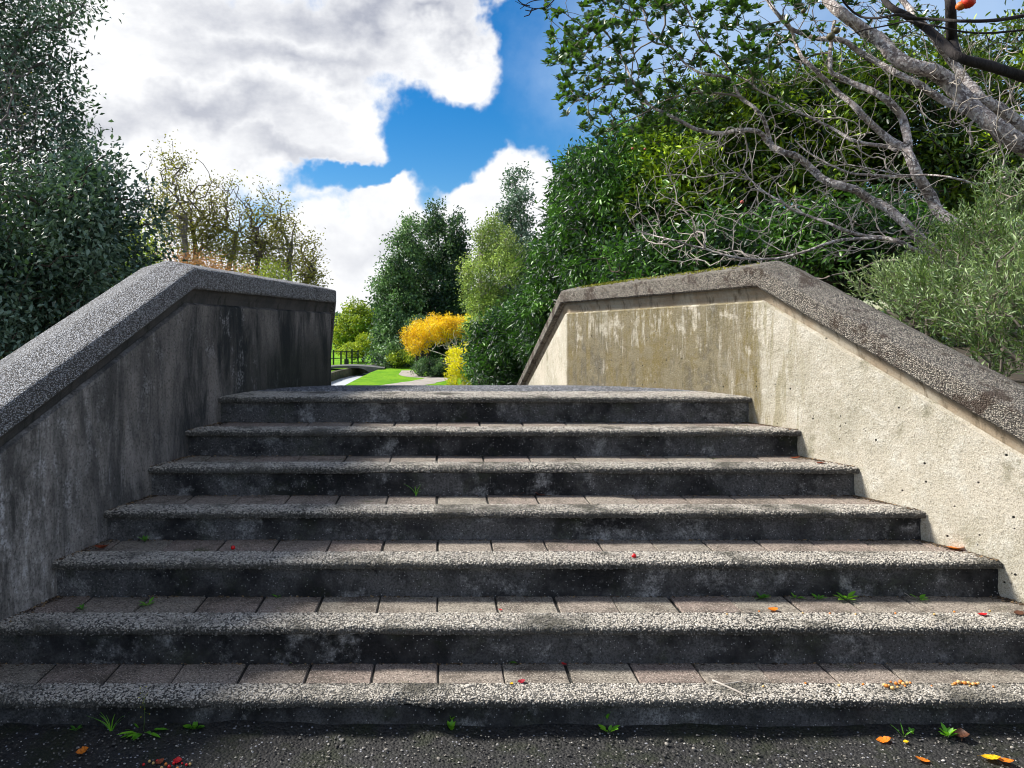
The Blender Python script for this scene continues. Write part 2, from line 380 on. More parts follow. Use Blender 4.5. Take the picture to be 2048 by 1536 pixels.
def mat_ground(name, a, b, c3, sc=1.5, bs=.5, bd=.05, rough=.95):
    m, T = new_mat(name); p = T.n('ShaderNodeNewGeometry').outputs['Position']
    c = T.mix(T.mr(T.noise(p, sc, 6, .6), .38, .62), a, b)
    c = T.mix(T.mr(T.noise(T.map(p, (1, 1, 1), (3, 3, 0)), sc * 7, 6, .75), .50, .72), c, c3)
    return finish(m, T, c, rough, T.noise(p, sc * 18, 5, .8), bs, bd, spec=.2)
M['soil'] = mat_ground('leaf_mulch', (.05, .038, .024), (.03, .026, .016), (.09, .06, .03))
M['lawn'] = mat_ground('mown_lawn', (.115, .30, .006), (.19, .38, .010), (.04, .15, .008), .8, .9, .12)
M['path'] = mat_ground('gravel_path', (.30, .27, .24), (.36, .33, .30), (.20, .18, .16), 1.2)
M['bank'] = mat_ground('mossy_bank_stone', (.05, .05, .035), (.09, .085, .06), (.03, .045, .015), 2)
M['bridge'] = mat_ground('footbridge_concrete', (.10, .10, .11), (.15, .15, .15), (.05, .05, .05), 2)
def mat_water():
    m, T = new_mat('river_water'); p = T.n('ShaderNodeNewGeometry').outputs['Position']
    return finish(m, T, (.55, .57, .60, 1), .3, T.noise(T.map(p, (1, .5, 1)), 3, 4, .6), .25, .03, spec=1.0)  # pale base colour paints in the bright reflection of the sky
M['water'] = mat_water()

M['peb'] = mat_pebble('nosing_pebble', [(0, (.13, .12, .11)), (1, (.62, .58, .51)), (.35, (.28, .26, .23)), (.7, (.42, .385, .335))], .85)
M['peb_deck'] = mat_pebble('deck_pebble', [(0, (.05, .055, .065)), (1, (.40, .41, .44)), (.6, (.15, .155, .175))], .3)
M['chip'] = mat_pebble('asphalt_chip', [(0, (.03, .028, .026)), (1, (.50, .48, .45)), (.62, (.10, .095, .09)), (.9, (.26, .24, .21))])
M['bark_pale'] = bark_mat('pale_bark', (.54, .46, .42), (.15, .12, .11), 13, 1., .03, lichen=(.74, .68, .63))
M['bark_thin'] = bark_mat('sunlit_twig_bark', (.52, .46, .40), (.38, .33, .28), 12, .3, .003)
M['bark_twig'] = bark_mat('twig_bark', (.25, .21, .175), (.17, .14, .11), 12, .3, .003)
M['bark_dark'] = bark_mat('dark_bark', (.022, .018, .017), (.035, .028, .026), 8, .8, .015)
M['bark_brown'] = bark_mat('brown_bark', (.12, .09, .07), (.075, .06, .048), 5, .6, .02)
M['bark_grey'] = bark_mat('grey_bark', (.20, .18, .165), (.12, .10, .09), 5, .4, .01)
M['bark_white'] = bark_mat('bleached_bark', (.50, .46, .40), (.35, .31, .27), 5, .3, .01)

# ------------------------------------------------------------------ pebble instancing group
def gn_scatter(mat, subdiv=2):
    g = bpy.data.node_groups.new('scatter_' + mat.name, 'GeometryNodeTree')
    g.interface.new_socket('Geometry', in_out='INPUT', socket_type='NodeSocketGeometry')
    g.interface.new_socket('Geometry', in_out='OUTPUT', socket_type='NodeSocketGeometry')
    N = lambda t, **k: (lambda nd: ([setattr(nd, a, b) for a, b in k.items()], nd)[1])(g.nodes.new(t))
    gi, go = N('NodeGroupInput'), N('NodeGroupOutput')
    ico = N('GeometryNodeMeshIcoSphere'); ico.inputs['Radius'].default_value = 1; ico.inputs['Subdivisions'].default_value = subdiv
    ss = N('GeometryNodeSetShadeSmooth'); sm = N('GeometryNodeSetMaterial'); sm.inputs['Material'].default_value = mat
    iop = N('GeometryNodeInstanceOnPoints')
    r = N('GeometryNodeInputNamedAttribute', data_type='FLOAT_VECTOR'); r.inputs['Name'].default_value = 'rot'
    s = N('GeometryNodeInputNamedAttribute', data_type='FLOAT_VECTOR'); s.inputs['Name'].default_value = 'scl'
    L = g.links.new
    L(ico.outputs[0], ss.inputs[0]); L(ss.outputs[0], sm.inputs[0]); L(sm.outputs[0], iop.inputs['Instance'])
    L(gi.outputs[0], iop.inputs['Points']); L(r.outputs[0], iop.inputs['Rotation']); L(s.outputs[0], iop.inputs['Scale'])
    L(iop.outputs[0], go.inputs[0])
    return g
GN = {k: gn_scatter(M[k]) for k in ('peb', 'peb_deck', 'chip')}
def scatter(name, pts, normals, scl, tint, key, parent):
    me = bpy.data.meshes.new(name); n = len(pts)
    me.vertices.add(n); me.vertices.foreach_set('co', np.asarray(pts, np.float32).ravel())
    nr = unit(np.asarray(normals, float))
    tilt = rng.normal(0, .22, (n, 2))
    rx = -np.arcsin(np.clip(nr[:, 1], -1, 1)); ry = np.arctan2(nr[:, 0], nr[:, 2])   # approximate orientation
    rot = np.stack([rx + tilt[:, 0], ry + tilt[:, 1], rng.uniform(0, 6.28, n)], 1)
    for nm, dat in (('rot', rot), ('scl', scl)):
        a = me.attributes.new(nm, 'FLOAT_VECTOR', 'POINT'); a.data.foreach_set('vector', np.asarray(dat, np.float32).ravel())
    a = me.attributes.new('tint', 'FLOAT', 'POINT'); a.data.foreach_set('value', np.asarray(tint, np.float32))
    o = link(name, me, None, parent); tag(o, kind='stuff')
    md = o.modifiers.new('scatter', 'NODES'); md.node_group = GN[key]
    return o

# ------------------------------------------------------------------ terrain, pavement, lawns, river
LZ = CH - 3.0                                   # lawn level
def ground_pt(px, py, d=3.0):
    Y = F * d / (py - VY); return ((px - VX) * Y / F, Y)
def terrain():
    xs = np.concatenate([np.linspace(-600, -40, 8), np.linspace(-36, 36, 73), np.linspace(40, 600, 8)])
    ys = np.concatenate([np.linspace(-30, 3.5, 12), np.linspace(4, 10, 25), np.linspace(12, 60, 25), np.linspace(70, 1200, 12)])
    X, Y = np.meshgrid(xs, ys, indexing='ij')
    t = np.clip((Y - 5.2) / 4.0, 0, 1); t = t * t * (3 - 2 * t)
    Z = -t * (3.0 + .62 - CH) - .01 + .06 * sines(X, Y, .12, 3, 3) * (t > .2) - .05 * (t > .2)
    V = np.stack([X, Y, Z], -1).reshape(-1, 3)
    return tag(mesh('ground', V, grid_faces(len(xs), len(ys)), M['soil'], smooth=True), 'dark leaf-strewn soil under the trees and shrubs', kind='structure')
terrain()
def slab(name, poly, z, depth, mat, label, parent=None):
    n = len(poly); V = [(x, y, z) for x, y in poly] + [(x, y, z - depth) for x, y in poly]
    Fc = [tuple(range(n))] + [(i, i + n, (i + 1) % n + n, (i + 1) % n) for i in range(n)]
    o = mesh(name, V, Fc, mat, parent)
    if not parent: tag(o, label, kind='structure')
    return o
bank_r = [(ground_pt(*p)) for p in [(664, 790), (679, 776), (710, 760), (741, 745), (758, 738.5), (775, 733), (790, 728)]]
bank_l = [ground_pt(*p) for p in [(600, 775), (640, 757), (676, 745), (705, 739), (735, 734), (770, 728.5)]]
slab('lawn', bank_r + [(-3.2, 60), (-2.5, 90), (14, 90), (9, 45), (5, 24), (-3.5, 20), (-4.4, 26)], LZ, .55, M['lawn'], 'bright green mown lawn right of the river')
slab('far_lawn', [(x, y) for x, y in reversed(bank_l)] + [(-9, 30), (-60, 30), (-60, 95), (-4, 95), (-4.2, 60)], LZ, .55, M['lawn'], 'sunlit green lawn on the far left bank')
tag(mesh('river', [(-14, 15, CH - 3.36), (3, 15, CH - 3.36), (4, 95, CH - 3.36), (-9, 95, CH - 3.36)], [(0, 1, 2, 3)], M['water']), 'pale river with white sky reflection painted into its colour', kind='structure')
def ribbon(name, pts, ws, z, mat, label):
    p = np.array(pts, float); p, w = resample(np.c_[p, np.zeros(len(p))], ws, .5)
    t = np.gradient(p, axis=0); t = unit(t); n = np.c_[-t[:, 1], t[:, 0], 0 * t[:, 0]]
    jit = 1 + .16 * sines(p[:, 1], p[:, 0], .5, 5)
    V = np.concatenate([p + n * (w * jit)[:, None] / 2, p - n * (w * jit)[:, None] / 2]); V[:, 2] = z; k = len(p)
    return tag(mesh(name, V, [(i, i + k, i + k + 1, i + 1) for i in range(k - 1)], mat), label, kind='structure')
g = ground_pt
ribbon('path', [g(770, 778), g(806, 770.5), g(846, 764), g(872, 758), g(864, 755.2), g(835, 753), g(816, 748.5), g(815, 741)], [1.9, 1.7, 1.5, 1.3, 1.0, 1.2, 1.0, .7], LZ + .006, M['path'], 'pale gravel path curving across the lawn')
ribbon('path', [g(640, 733), g(700, 731.5), g(740, 730.2), g(760, 728)], [.5, .45, .4, .3], LZ + .006, M['path'], 'thin pale path along the far bank')

def pavement():
    xs = np.linspace(-6, 6, 140); ys = np.concatenate([np.linspace(-6, 1.8, 12), np.linspace(1.9, 2.76, 34)])
    X, Y = np.meshgrid(xs, ys, indexing='ij')
    fil = np.exp(-((2.70 - Y) / .055)) * np.clip(.024 + .012 * sines(X, Y * 0, .6, 9), 0, 1)
    Z = .004 + .0045 * sines(X, Y, 1.4, 4) * 1.2 + np.clip(fil, 0, .045)
    Z -= .010 * np.clip(sines(X, Y, .9, 12), 0, 1)
    return tag(mesh('pavement', np.stack([X, Y, Z], -1).reshape(-1, 3), grid_faces(len(xs), len(ys)), M['asphalt'], smooth=True), 'dark speckled asphalt at the foot of the stairs', kind='structure')
pav = pavement()

# ------------------------------------------------------------------ the staircase
XL = lambda Y: -2.643 + .3075 * Y               # inner faces of the two flared walls
XR = lambda Y: 4.034 - .488 * Y
D = [1.480, 1.3525, 1.199, 1.042, .9016, .753, .6086, .4560]       # level of tread n below the eye (0 = pavement)
YR = [None, 2.70, 2.955, 3.255, 3.555, 3.855, 4.155, 4.455]        # riser planes
stairs = empty('concrete_staircase', (0, 3.2, 0), 'wide flight of seven dark concrete steps with pebble nosings between two flared walls', 'staircase')
def z_of(n): return CH - D[n]
def make_brick_mesh():
    x = .1226
    V = [(-x, 0, -.02), (x, 0, -.02), (x, 1, -.02), (-x, 1, -.02),
         (-x, 0, -.005), (x, 0, -.005), (x, 1, -.005), (-x, 1, -.005),
         (-x + .004, .012, 0), (x - .004, .012, 0), (x - .004, .988, 0), (-x + .004, .988, 0), (0, .5, .0006)]
    Fc = [(3, 2, 1, 0), (0, 1, 5, 4), (1, 2, 6, 5), (2, 3, 7, 6), (3, 0, 4, 7), (4, 5, 9, 8), (5, 6, 10, 9), (6, 7, 11, 10), (7, 4, 8, 11), (8, 9, 12), (9, 10, 12), (10, 11, 12), (11, 8, 12)]
    me = bpy.data.meshes.new('brick'); me.from_pydata(V, [], Fc); me.materials.append(M['brick']); return me
brick_me = make_brick_mesh()
NOSE_W = [None, .088, .112, .115, .108, .115, .115, .31]
def chip_amount(n, x):
    """0 = sound nosing, 1 = overhang broken away"""
    def band(a, b, s=.03): return np.clip((x - a) / s, 0, 1) * np.clip((b - x) / s, 0, 1)
    if n == 5: return band((715 - VX) * 3.835 / F, (1195 - VX) * 3.835 / F, .05) * (.85 + .3 * sines(x, x * 0, 2, 3))
    if n == 1: return np.clip(band((760 - VX) * 2.68 / F, (862 - VX) * 2.68 / F, .06) * .9 + band((580 - VX) * 2.68 / F, (650 - VX) * 2.68 / F, .06) * .55, 0, 1)
    return np.clip(sines(x, x * 0, .7, 20 + n) * 1.6 - .45, 0, .55)
def nosing_profile(n, x):
    """returns arrays (k,len(x)) of y,z offsets from riser plane / tread level"""
    ov = .025; th = .032; back = NOSE_W[n]; c = chip_amount(n, x); w = .0022 * sines(x, x * 0, 3., 40 + n)
    fr = -ov * (1 - c) + w - .002
    r = .011 + .012 * c
    Y = [back + 0 * x, back * .6 + 0 * x, back * .25 + 0 * x, fr + r * 1.3, fr + r * .55, fr + r * .15, fr, fr + .001, fr + .006, .012 + 0 * x]
    Z = [0 * x + .001, 0 * x + .0015, 0 * x + .001, 0 * x - .001, -r * .28 - .001, -r * .72, -r * 1.25, -th * .88 + 0 * x, -th + 0 * x, -th - .002 + 0 * x]
    return np.array(Y), np.array(Z)
for n in range(1, 8):
    y0 = YR[n]; z1 = z_of(n); z0 = z_of(n - 1) if n > 1 else 0
    y1 = YR[n + 1] if n < 7 else 4.80
    xl, xr = XL(y0) - .08, XR(y0) + .08
    if n == 1: xl, xr = -2.2, 2.9
    # riser + body
    xs = np.linspace(xl, xr, int((xr - xl) / .02)); zs = np.linspace(z0 - .06, z1 - .033, 12)
    Xg, Zg = np.meshgrid(xs, zs, indexing='ij')
    Yg = y0 + .0045 * sines(Xg, Zg, 1.6, n) + .003 * sines(Xg, Zg, 7, n + 30) - .006 * np.exp(-np.clip(Zg - z0, 0, 1) / .012)
    V = np.stack([Xg, Yg, Zg], -1).reshape(-1, 3)
    r = mesh('riser', V, grid_faces(len(xs), len(zs)), M['riser'], stairs, smooth=True)
    # bed under the bricks
    v, f = box_bm(xl, xr, y0 + .01, y1 + .03, z1 - .12, z1 - .0075)
    mesh('mortar_bed', v, f, M['bed'], stairs)
    # nosing strip
    xs = np.linspace(xl, xr, int((xr - xl) / .012)); Yp, Zp = nosing_profile(n, xs)
    k = len(Yp)
    V = np.stack([np.repeat(xs, k), (Yp.T + y0).ravel(), (Zp.T + z1).ravel()], 1)
    V[:, 1] += .0015 * sines(V[:, 0], V[:, 2] * 30, 12, 60 + n); V[:, 2] += .0012 * sines(V[:, 0], V[:, 1] * 5, 9, 80 + n)
    nose = mesh('nosing', V, grid_faces(len(xs), k)[:, ::-1], M['nose'], stairs, smooth=True)
    # pebbles set in it
    xl2, xr2 = max(xl, -2.05), min(xr, 2.75)
    area = (xr2 - xl2) * (NOSE_W[n] + .06)
    cnt = int(area / (.000043 if n < 5 else .000056))
    X = rng.uniform(xl2, xr2, cnt); Yp, Zp = nosing_profile(n, X)
    seg = np.hypot(np.diff(Yp, axis=0), np.diff(Zp, axis=0)); seg[-1] = 0
    cum = np.concatenate([np.zeros((1, cnt)), np.cumsum(seg, axis=0)]); t = rng.uniform(0, 1, cnt) * cum[-1]
    idx = np.clip((cum[1:] < t).sum(0), 0, k - 2); ii = np.arange(cnt)
    fr = (t - cum[idx, ii]) / np.maximum(seg[idx, ii], 1e-6)
    py = Yp[idx, ii] * (1 - fr) + Yp[idx + 1, ii] * fr; pz = Zp[idx, ii] * (1 - fr) + Zp[idx + 1, ii] * fr
    ty = Yp[idx + 1, ii] - Yp[idx, ii]; tz = Zp[idx + 1, ii] - Zp[idx, ii]
    nrm = np.stack([0 * ty, tz, -ty], 1)
    s = rng.uniform(.0023, .0049, cnt)
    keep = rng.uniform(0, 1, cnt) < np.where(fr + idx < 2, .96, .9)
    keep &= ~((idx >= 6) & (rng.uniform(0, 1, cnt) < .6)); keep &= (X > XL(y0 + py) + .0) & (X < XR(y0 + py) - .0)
    scl = np.stack([s * rng.uniform(1., 1.5, cnt), s * rng.uniform(.7, 1., cnt), s * .55], 1)
    tint = np.clip(rng.beta(2.8, 1.5, cnt) - .35 * (idx >= 5) - .3 * (idx >= 6), 0, 1)  # front-face pebbles tinted darker: shade of the sunless face put into the colour
    pts = np.stack([X, py + y0, pz + z1], 1) + unit(nrm) * .0005
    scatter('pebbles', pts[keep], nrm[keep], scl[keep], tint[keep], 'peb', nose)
    # bricks
    if n < 7:
        yb0 = y0 + NOSE_W[n] + .004; yb1 = y1 + .02
        kk = 0
        for i in range(-12, 13):
            xc = .012 + .25 * (i + .5)
            if xc < XL(y0) - .16 or xc > XR(y0) + .16: continue
            b = bpy.data.objects.new('brick', brick_me); COL.objects.link(b); b.parent = stairs
            b.location = (xc + random.uniform(-.003, .003), yb0 - stairs.location.y, z1 + random.uniform(-.0015, .0012))
            b.scale = (.990 + random.uniform(-.006, .006), yb1 - yb0, 1)
            b.rotation_euler = (random.uniform(-.006, .006), random.uniform(-.007, .007), random.uniform(-.006, .006))
# children of a nosing sit in its frame
for o in list(COL.objects):
    if o.name.startswith('pebbles') and o.parent: o.location = (0, 0, 0)

def deck_z(Y):
    ys = [4.7, 5.0, 5.4, 5.8, 6.1, 6.4, 7.0, 8.0, 9.5]; ds = [.4575, .466, .486, .514, .538, .575, .70, 1.0, 1.6]
    return CH - np.interp(Y, ys, ds)
xs = np.linspace(-1.6, 2.1, 75); ys = np.linspace(4.76, 9.4, 90)
Xg, Yg = np.meshgrid(xs, ys, indexing='ij')
deck = mesh('landing', np.stack([Xg, Yg, deck_z(Yg) + .003 * sines(Xg, Yg, 2, 5)], -1).reshape(-1, 3), grid_faces(75, 90), M['deck'], stairs, smooth=True)
cnt = 34000; X = rng.uniform(-1.3, 1.9, cnt); Y = 4.77 + 1.75 * rng.uniform(0, 1, cnt)
keep = (X > XL(Y)) & (X < XR(Y)); X, Y = X[keep], Y[keep]; cnt = len(X)
s = rng.uniform(.004, .0085, cnt)
o = scatter('pebbles', np.stack([X, Y, deck_z(Y) + .002], 1), np.tile([0, 0, 1.], (cnt, 1)), np.stack([s * 1.2, s * .9, s * .7], 1), rng.beta(1.6, 1.8, cnt), 'peb_deck', deck); o.location = (0, 0, 0)
# solid mass below deck and stairs so nothing shows from the side
v, f = box_bm(-1.2, 1.7, 4.5, 6.4, -2.1, CH - .62); mesh('core', v, f, M['riser'], stairs)
# stone chips lying on the asphalt
cnt = 3600; X = rng.uniform(-2.2, 2.6, cnt); Y = 2.3 + .36 * rng.uniform(0, 1, cnt) ** .8; s = rng.uniform(.0012, .0040, cnt) * (1 + (rng.uniform(0, 1, cnt) > .97) * .8)
fz = .006 + np.exp(-((2.70 - Y) / .055)) * .024
o = scatter('grit', np.stack([X, Y, fz], 1), np.tile([0, 0, 1.], (cnt, 1)), np.stack([s * 1.2, s, s * .6], 1), rng.uniform(0, 1, cnt), 'chip', None)
tag(o, 'pale grit and stone chips on the dark asphalt')

# crumbs of soil and dry needles gathered where the treads meet the walls
PT, NR, SC_, TI = [], [], [], []
for n in range(1, 7):
    for side in (0, 1):
        m_ = 260 if side else 150; Y = rng.uniform(YR[n] - .01, YR[n + 1], m_); d_ = np.abs(rng.normal(0, .022, m_)); X = (XR(Y) - d_) if side else (XL(Y) + d_)
        Y2 = np.append(Y, YR[n + 1] - np.abs(rng.normal(0, .008, 200))); X2 = np.append(X, rng.uniform(XL(YR[n + 1]), XR(YR[n + 1]), 200)); k_ = len(Y2)
        PT.append(np.stack([X2, Y2, np.full(k_, CH - D[n] + .002)], 1)); s_ = rng.uniform(.0012, .0042, k_)
        SC_.append(np.stack([s_ * rng.uniform(1, 3, k_), s_, s_ * .7], 1)); TI.append(rng.uniform(0, 1, k_))
PT = np.concatenate(PT)
M['crumb'] = mat_pebble('soil_crumb', [(0, (.02, .015, .010)), (1, (.36, .24, .12)), (.7, (.09, .055, .03))])
GN['crumb'] = gn_scatter(M['crumb'], 1)
o = scatter('debris', PT, np.tile([0, 0, 1.], (len(PT), 1)), np.concatenate(SC_), np.concatenate(TI), 'crumb', None); tag(o, 'brown crumbs of soil and dry litter along the foot of each riser and wall')

# ------------------------------------------------------------------ the two parapet walls
def plan_normals(pts, side):
    p = np.array([(a[0], a[1]) for a in pts]); n = len(p); out = []
    for i in range(n):
        d0 = unit(p[i] - p[i - 1]) if i else unit(p[1] - p[0]); d1 = unit(p[i + 1] - p[i]) if i < n - 1 else d0
        n0 = side * np.array([-d0[1], d0[0]]); n1 = side * np.array([-d1[1], d1[0]])
        m = unit(n0 + n1); out.append(m / max(.5, np.dot(m, n0)))
    return p, np.array(out)
def sweep(name, st, sec, side, mat, parent, thick=None, jit=0.0, sub=.03):
    """st: stations (x,y,h,th); sec: closed loop of (offset, func(h,th)) ; densified along straight runs"""
    dense = []
    for a, b in zip(st[:-1], st[1:]):
        m = max(1, int(math.hypot(b[0] - a[0], b[1] - a[1]) / sub))
        dense += [tuple(a[i] + (b[i] - a[i]) * k / m for i in range(4)) for k in range(m)]
    dense.append(st[-1])
    p, nn = plan_normals(dense, side); k = len(sec); V = []
    for (x, y, h, th), nrm in zip(dense, nn):
        for (o, zf) in sec: V.append((x + nrm[0] * o, y + nrm[1] * o, zf(h, th)))
    V = np.array(V); N = len(dense)
    if jit:
        j = jit * sines(V[:, 1] * 1.0 + V[:, 0] * .3, V[:, 2], 5, 17, 4); V[:, 2] += j * .8; V[:, 0] += j * .8
    Fc = [(i * k + a, i * k + (a + 1) % k, (i + 1) * k + (a + 1) % k, (i + 1) * k + a) for i in range(N - 1) for a in range(k)]
    Fc += [tuple(range(k))[::-1], tuple((N - 1) * k + a for a in range(k))]
    if side < 0: Fc = [f[::-1] for f in Fc]
    return mesh(name, V, Fc, mat, parent)
def wall(side, label):
    left = side > 0
    X = XL if left else XR
    hk = CH + (.293 if left else .312); yk = 4.158 if left else 4.372; slope = .525 if left else .578
    he = CH + .238; ye = 5.93 if left else 6.085
    wd = (-.17, 1) if left else (-.03, 1); yw = 8.8
    st = [(X(1.2), 1.2, hk - slope * (yk - 1.2), .121), (X(yk), yk, hk, .119)]
    r = .035; ex, ey = X(ye), ye
    d0 = unit(np.array([.3075 if left else -.488, 1.])); d1 = unit(np.array(wd, float))
    for t in (0, .33, .67, 1):
        q = np.array([ex, ey]) + (-d0 * r * (1 - t) ** 2 + d1 * r * t ** 2)
        st.append((q[0], q[1], he - .0 * t, .10))
    st.append((ex + wd[0] * (yw - ye), yw, he - .375 * (yw - ye), .10))
    root = empty('parapet_wall', (X(4.2), 4.2, 0), label, 'wall', 'concrete parapet walls flanking the stairs')
    # body with recess under the coping
    T = .287
    bodyz = -2.2
    sec = [(.0, lambda h, t: h - t - .090), (.0, lambda h, t: min(h - t - .3, bodyz)), (T, lambda h, t: min(h - t - .3, bodyz)), (T, lambda h, t: h - t - .090),
           (T - .02, lambda h, t: h - t - .078), (.021, lambda h, t: h - t - .078)]
    sweep('wall_body', st, sec, side, M['wall_l'] if left else M['wall_r'], root, jit=.0016)
    sec = [(.026, lambda h, t: h - t - .082), (T - .026, lambda h, t: h - t - .082), (T - .026, lambda h, t: h - t + .012), (.006, lambda h, t: h - t + .012), (.008, lambda h, t: h - t - .02), (.020, lambda h, t: h - t - .045), (.024, lambda h, t: h - t - .065)]
    sweep('recess_band', st, sec, side, M['trim_l'] if left else M['trim_r'], root, jit=.0012)
    # coping
    c = -.04; Wc = .367; b = .015
    sec = [(c + b, lambda h, t: h + .001), (c + b * .3, lambda h, t: h - b * .35), (c, lambda h, t: h - b), (c, lambda h, t: h - t + b * .6), (c + b * .6, lambda h, t: h - t),
           (c + Wc - b * .6, lambda h, t: h - t), (c + Wc, lambda h, t: h - t + b * .6), (c + Wc, lambda h, t: h - b), (c + Wc - b, lambda h, t: h + .001),
           (c + Wc * .5 + .012, lambda h, t: h + .0385), (c + Wc * .5 - .012, lambda h, t: h + .0385), (c + Wc * .25, lambda h, t: h + .020)]
    cop = sweep('coping', st, sec, side, M['cop_l'] if left else M['cop_r'], root, jit=.0022, sub=.02)
    return root, st
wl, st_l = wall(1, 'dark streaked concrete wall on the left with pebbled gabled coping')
wr, st_r = wall(-1, 'beige concrete wall on the right with olive stains and brown mossy coping')

# moss cushions along the top of the right coping
def moss():
    n = 2600; t = rng.uniform(0, 1, n)
    Y = 4.45 + 1.55 * t; dens = np.clip(.3 + sines(Y, Y * 0, 1.1, 8) * .9, 0, 1) ** 1.2
    k = rng.uniform(0, 1, n) < dens; Y = Y[k]; n = len(Y)
    off = -.02 + .17 * rng.uniform(0, 1, n) ** .7
    h = CH + np.interp(Y, [4.37, 6.085], [.312, .238]) + np.clip(off + .04, 0, .18) / .18 * .038
    X = XR(Y) + .8987 * off; Yp = Y + .4386 * off
    Pt = np.stack([X, Yp, h - .001], 1)
    V = unit(rng.normal(0, 1, (n, 3)) + [0, 0, .8])
    return leaves('moss', Pt, V, unit(rng.normal(0, 1, (n, 3))), np.full(n, .013), np.full(n, .011), M['moss'], wr, rng.uniform(0, 1, n))
M['moss'] = leaf_mat('yellow_moss', [(0, (.10, .11, .01)), (1, (.32, .30, .02))], .9, .1)
tag(moss(), 'yellow green moss along the level coping', kind='stuff')


# ------------------------------------------------------------------ trees and shrubs
def ell_sample(ells, n, shell=.0, seed=0, amp=.18, fr=.35):
    """points in a union of ellipsoids with an uneven outline"""
    r = np.random.default_rng(seed); vol = np.array([e[3] * e[4] * e[5] for e in ells]); out = []
    while sum(map(len, out)) < n:
        k = r.choice(len(ells), n, p=vol / vol.sum()); E = np.array(ells)[k]
        d = unit(r.normal(0, 1, (n, 3))); u = r.uniform(shell, 1, n) ** (1 / 2.4)
        u = u * (1 + amp * sines(d[:, 0] * 1.3 + k * 3 + d[:, 2], d[:, 1] * 1.3 - d[:, 2], fr * 1.6, seed + 5, 3) * 1.6)
        out.append(E[:, :3] + d * E[:, 3:] * u[:, None])
    return np.concatenate(out)[:n]
def skeleton(trunk, targets, r_tip, power=.5, seed=0, sag=.1, step=.35, maxr=1.):
    """join targets to the nearest node of a growing skeleton; returns segments and each target's incoming direction"""
    r = np.random.default_rng(seed)
    nodes = [np.array(p, float) for p in trunk]; par = [-1] + list(range(len(trunk) - 1)); load = [0.] * len(nodes)
    base = np.array(trunk[0]); order = np.argsort([min(np.linalg.norm(np.array(trunk) - t, axis=1)) for t in targets]); dirs = np.zeros((len(targets), 3))
    A = np.zeros((len(nodes) + len(targets) * 12, 3)); A[:len(nodes)] = nodes; cost = np.zeros(len(A)); m = len(nodes)
    for q in range(m): cost[q] = 0
    for ti in order:
        t = targets[ti]; d = np.linalg.norm(A[:m] - t, axis=1)
        j = int(np.argmin(d * (1 + .5 * (A[:m, 2] > t[2] + .15 * d)) + cost[:m] * .12))
        a = A[j]; L = d[j]; k = max(1, min(8, int(L / step))); up = np.array([0, 0, sag * L]); side = r.normal(0, .08 * L, 3); prev = j
        for i in range(1, k + 1):
            f = i / k; p = a + (t - a) * f + (-up * (f * (1 - f)) * 2 + side * f * (1 - f) * 2)
            A[m] = p; par.append(prev); cost[m] = cost[prev] + L / k; load.append(0.); prev = m; m += 1
        dirs[ti] = t - A[par[prev]]
        while prev != -1: load[prev] += 1; prev = par[prev]
    load = np.array(load); rad = np.minimum(r_tip * np.maximum(load, 1) ** power, maxr)
    seg = [np.concatenate([A[par[i]], A[i], [min(rad[par[i]], rad[i] * 1.35), rad[i]]]) for i in range(1, m) if par[i] >= 0]
    return np.array(seg), unit(dirs), A[:m]
def leaf_cloud(cent, dirs, per, rad, L, Wd, tint_c, tint_j, seed, droop=.1, upn=.6, outw=.5, flat=1.):
    r = np.random.default_rng(seed); n = len(cent) * per
    C = np.repeat(cent, per, 0); Dd = np.repeat(dirs, per, 0)
    off = r.normal(0, 1, (n, 3)) * rad * .55; off[:, 2] *= flat
    P0 = C + off
    D = unit(r.normal(0, .8, (n, 3)) + unit(off) * outw + Dd * .5 - [0, 0, droop])
    N = unit(r.normal(0, .6, (n, 3)) + [0, 0, upn])
    t = np.clip(np.repeat(tint_c, per) + r.normal(0, tint_j, n), 0, 1)
    return P0, D, N, L * r.uniform(.65, 1.25, n), Wd * r.uniform(.7, 1.2, n), t
def tree(name, label, cat, base, top, ells, nt, per, rad, L, Wd, lmat, bmat, seed, group=None, shell=.35, tr=.02, power=.5, shape='diamond', droop=.1,
         trunk_top=.75, lean=(0, 0), tint=(.5, .25), amp=.18, crown='crown', bare=0., sides=5, flat=1., outw=.5, maxr=.6, sag=.1, split=None):
    """ells are given in world coordinates"""
    r = np.random.default_rng(seed); base = np.array(base, float)
    root = empty(name, tuple(base), label, cat, group)
    h = (top - base[2]) * trunk_top; k = max(4, int(h / .6)); f = np.linspace(0, 1, k)
    trunk = base + np.stack([lean[0] * f + .05 * h * sines(f, f * 0, .8, seed), lean[1] * f + .04 * h * sines(f, f * 0, .9, seed + 1), h * f], 1)
    targets = ell_sample(ells, nt, shell, seed, amp)
    seg, dirs, A = skeleton(trunk, targets, tr, power, seed, sag=sag, maxr=maxr)
    V, Fc = tubes(seg, sides); mesh('trunk', V, Fc, bmat, root, smooth=True)
    keep = r.uniform(0, 1, nt) >= bare
    cl = np.clip(tint[0] + tint[1] * sines(targets[:, 0] + targets[:, 1] * .5, targets[:, 2], .45, seed + 3, 3) * 1.8 + r.normal(0, .27, nt), 0, 1)
    a = leaf_cloud(targets[keep], dirs[keep], per, rad, L, Wd, cl[keep], .16, seed + 9, droop=droop, flat=flat, outw=outw)
    leaves(crown, *a[:5], lmat, root, a[5], shape=shape)
    return root
def E(px, py, Y, rx, ry, depth=None):
    """ellipsoid centred where the picture shows px,py at distance Y with radii given in pixels"""
    c = P(px, py, Y); s = Y / F
    return (c.x, c.y, c.z, rx * s, (depth or rx * s), ry * s)

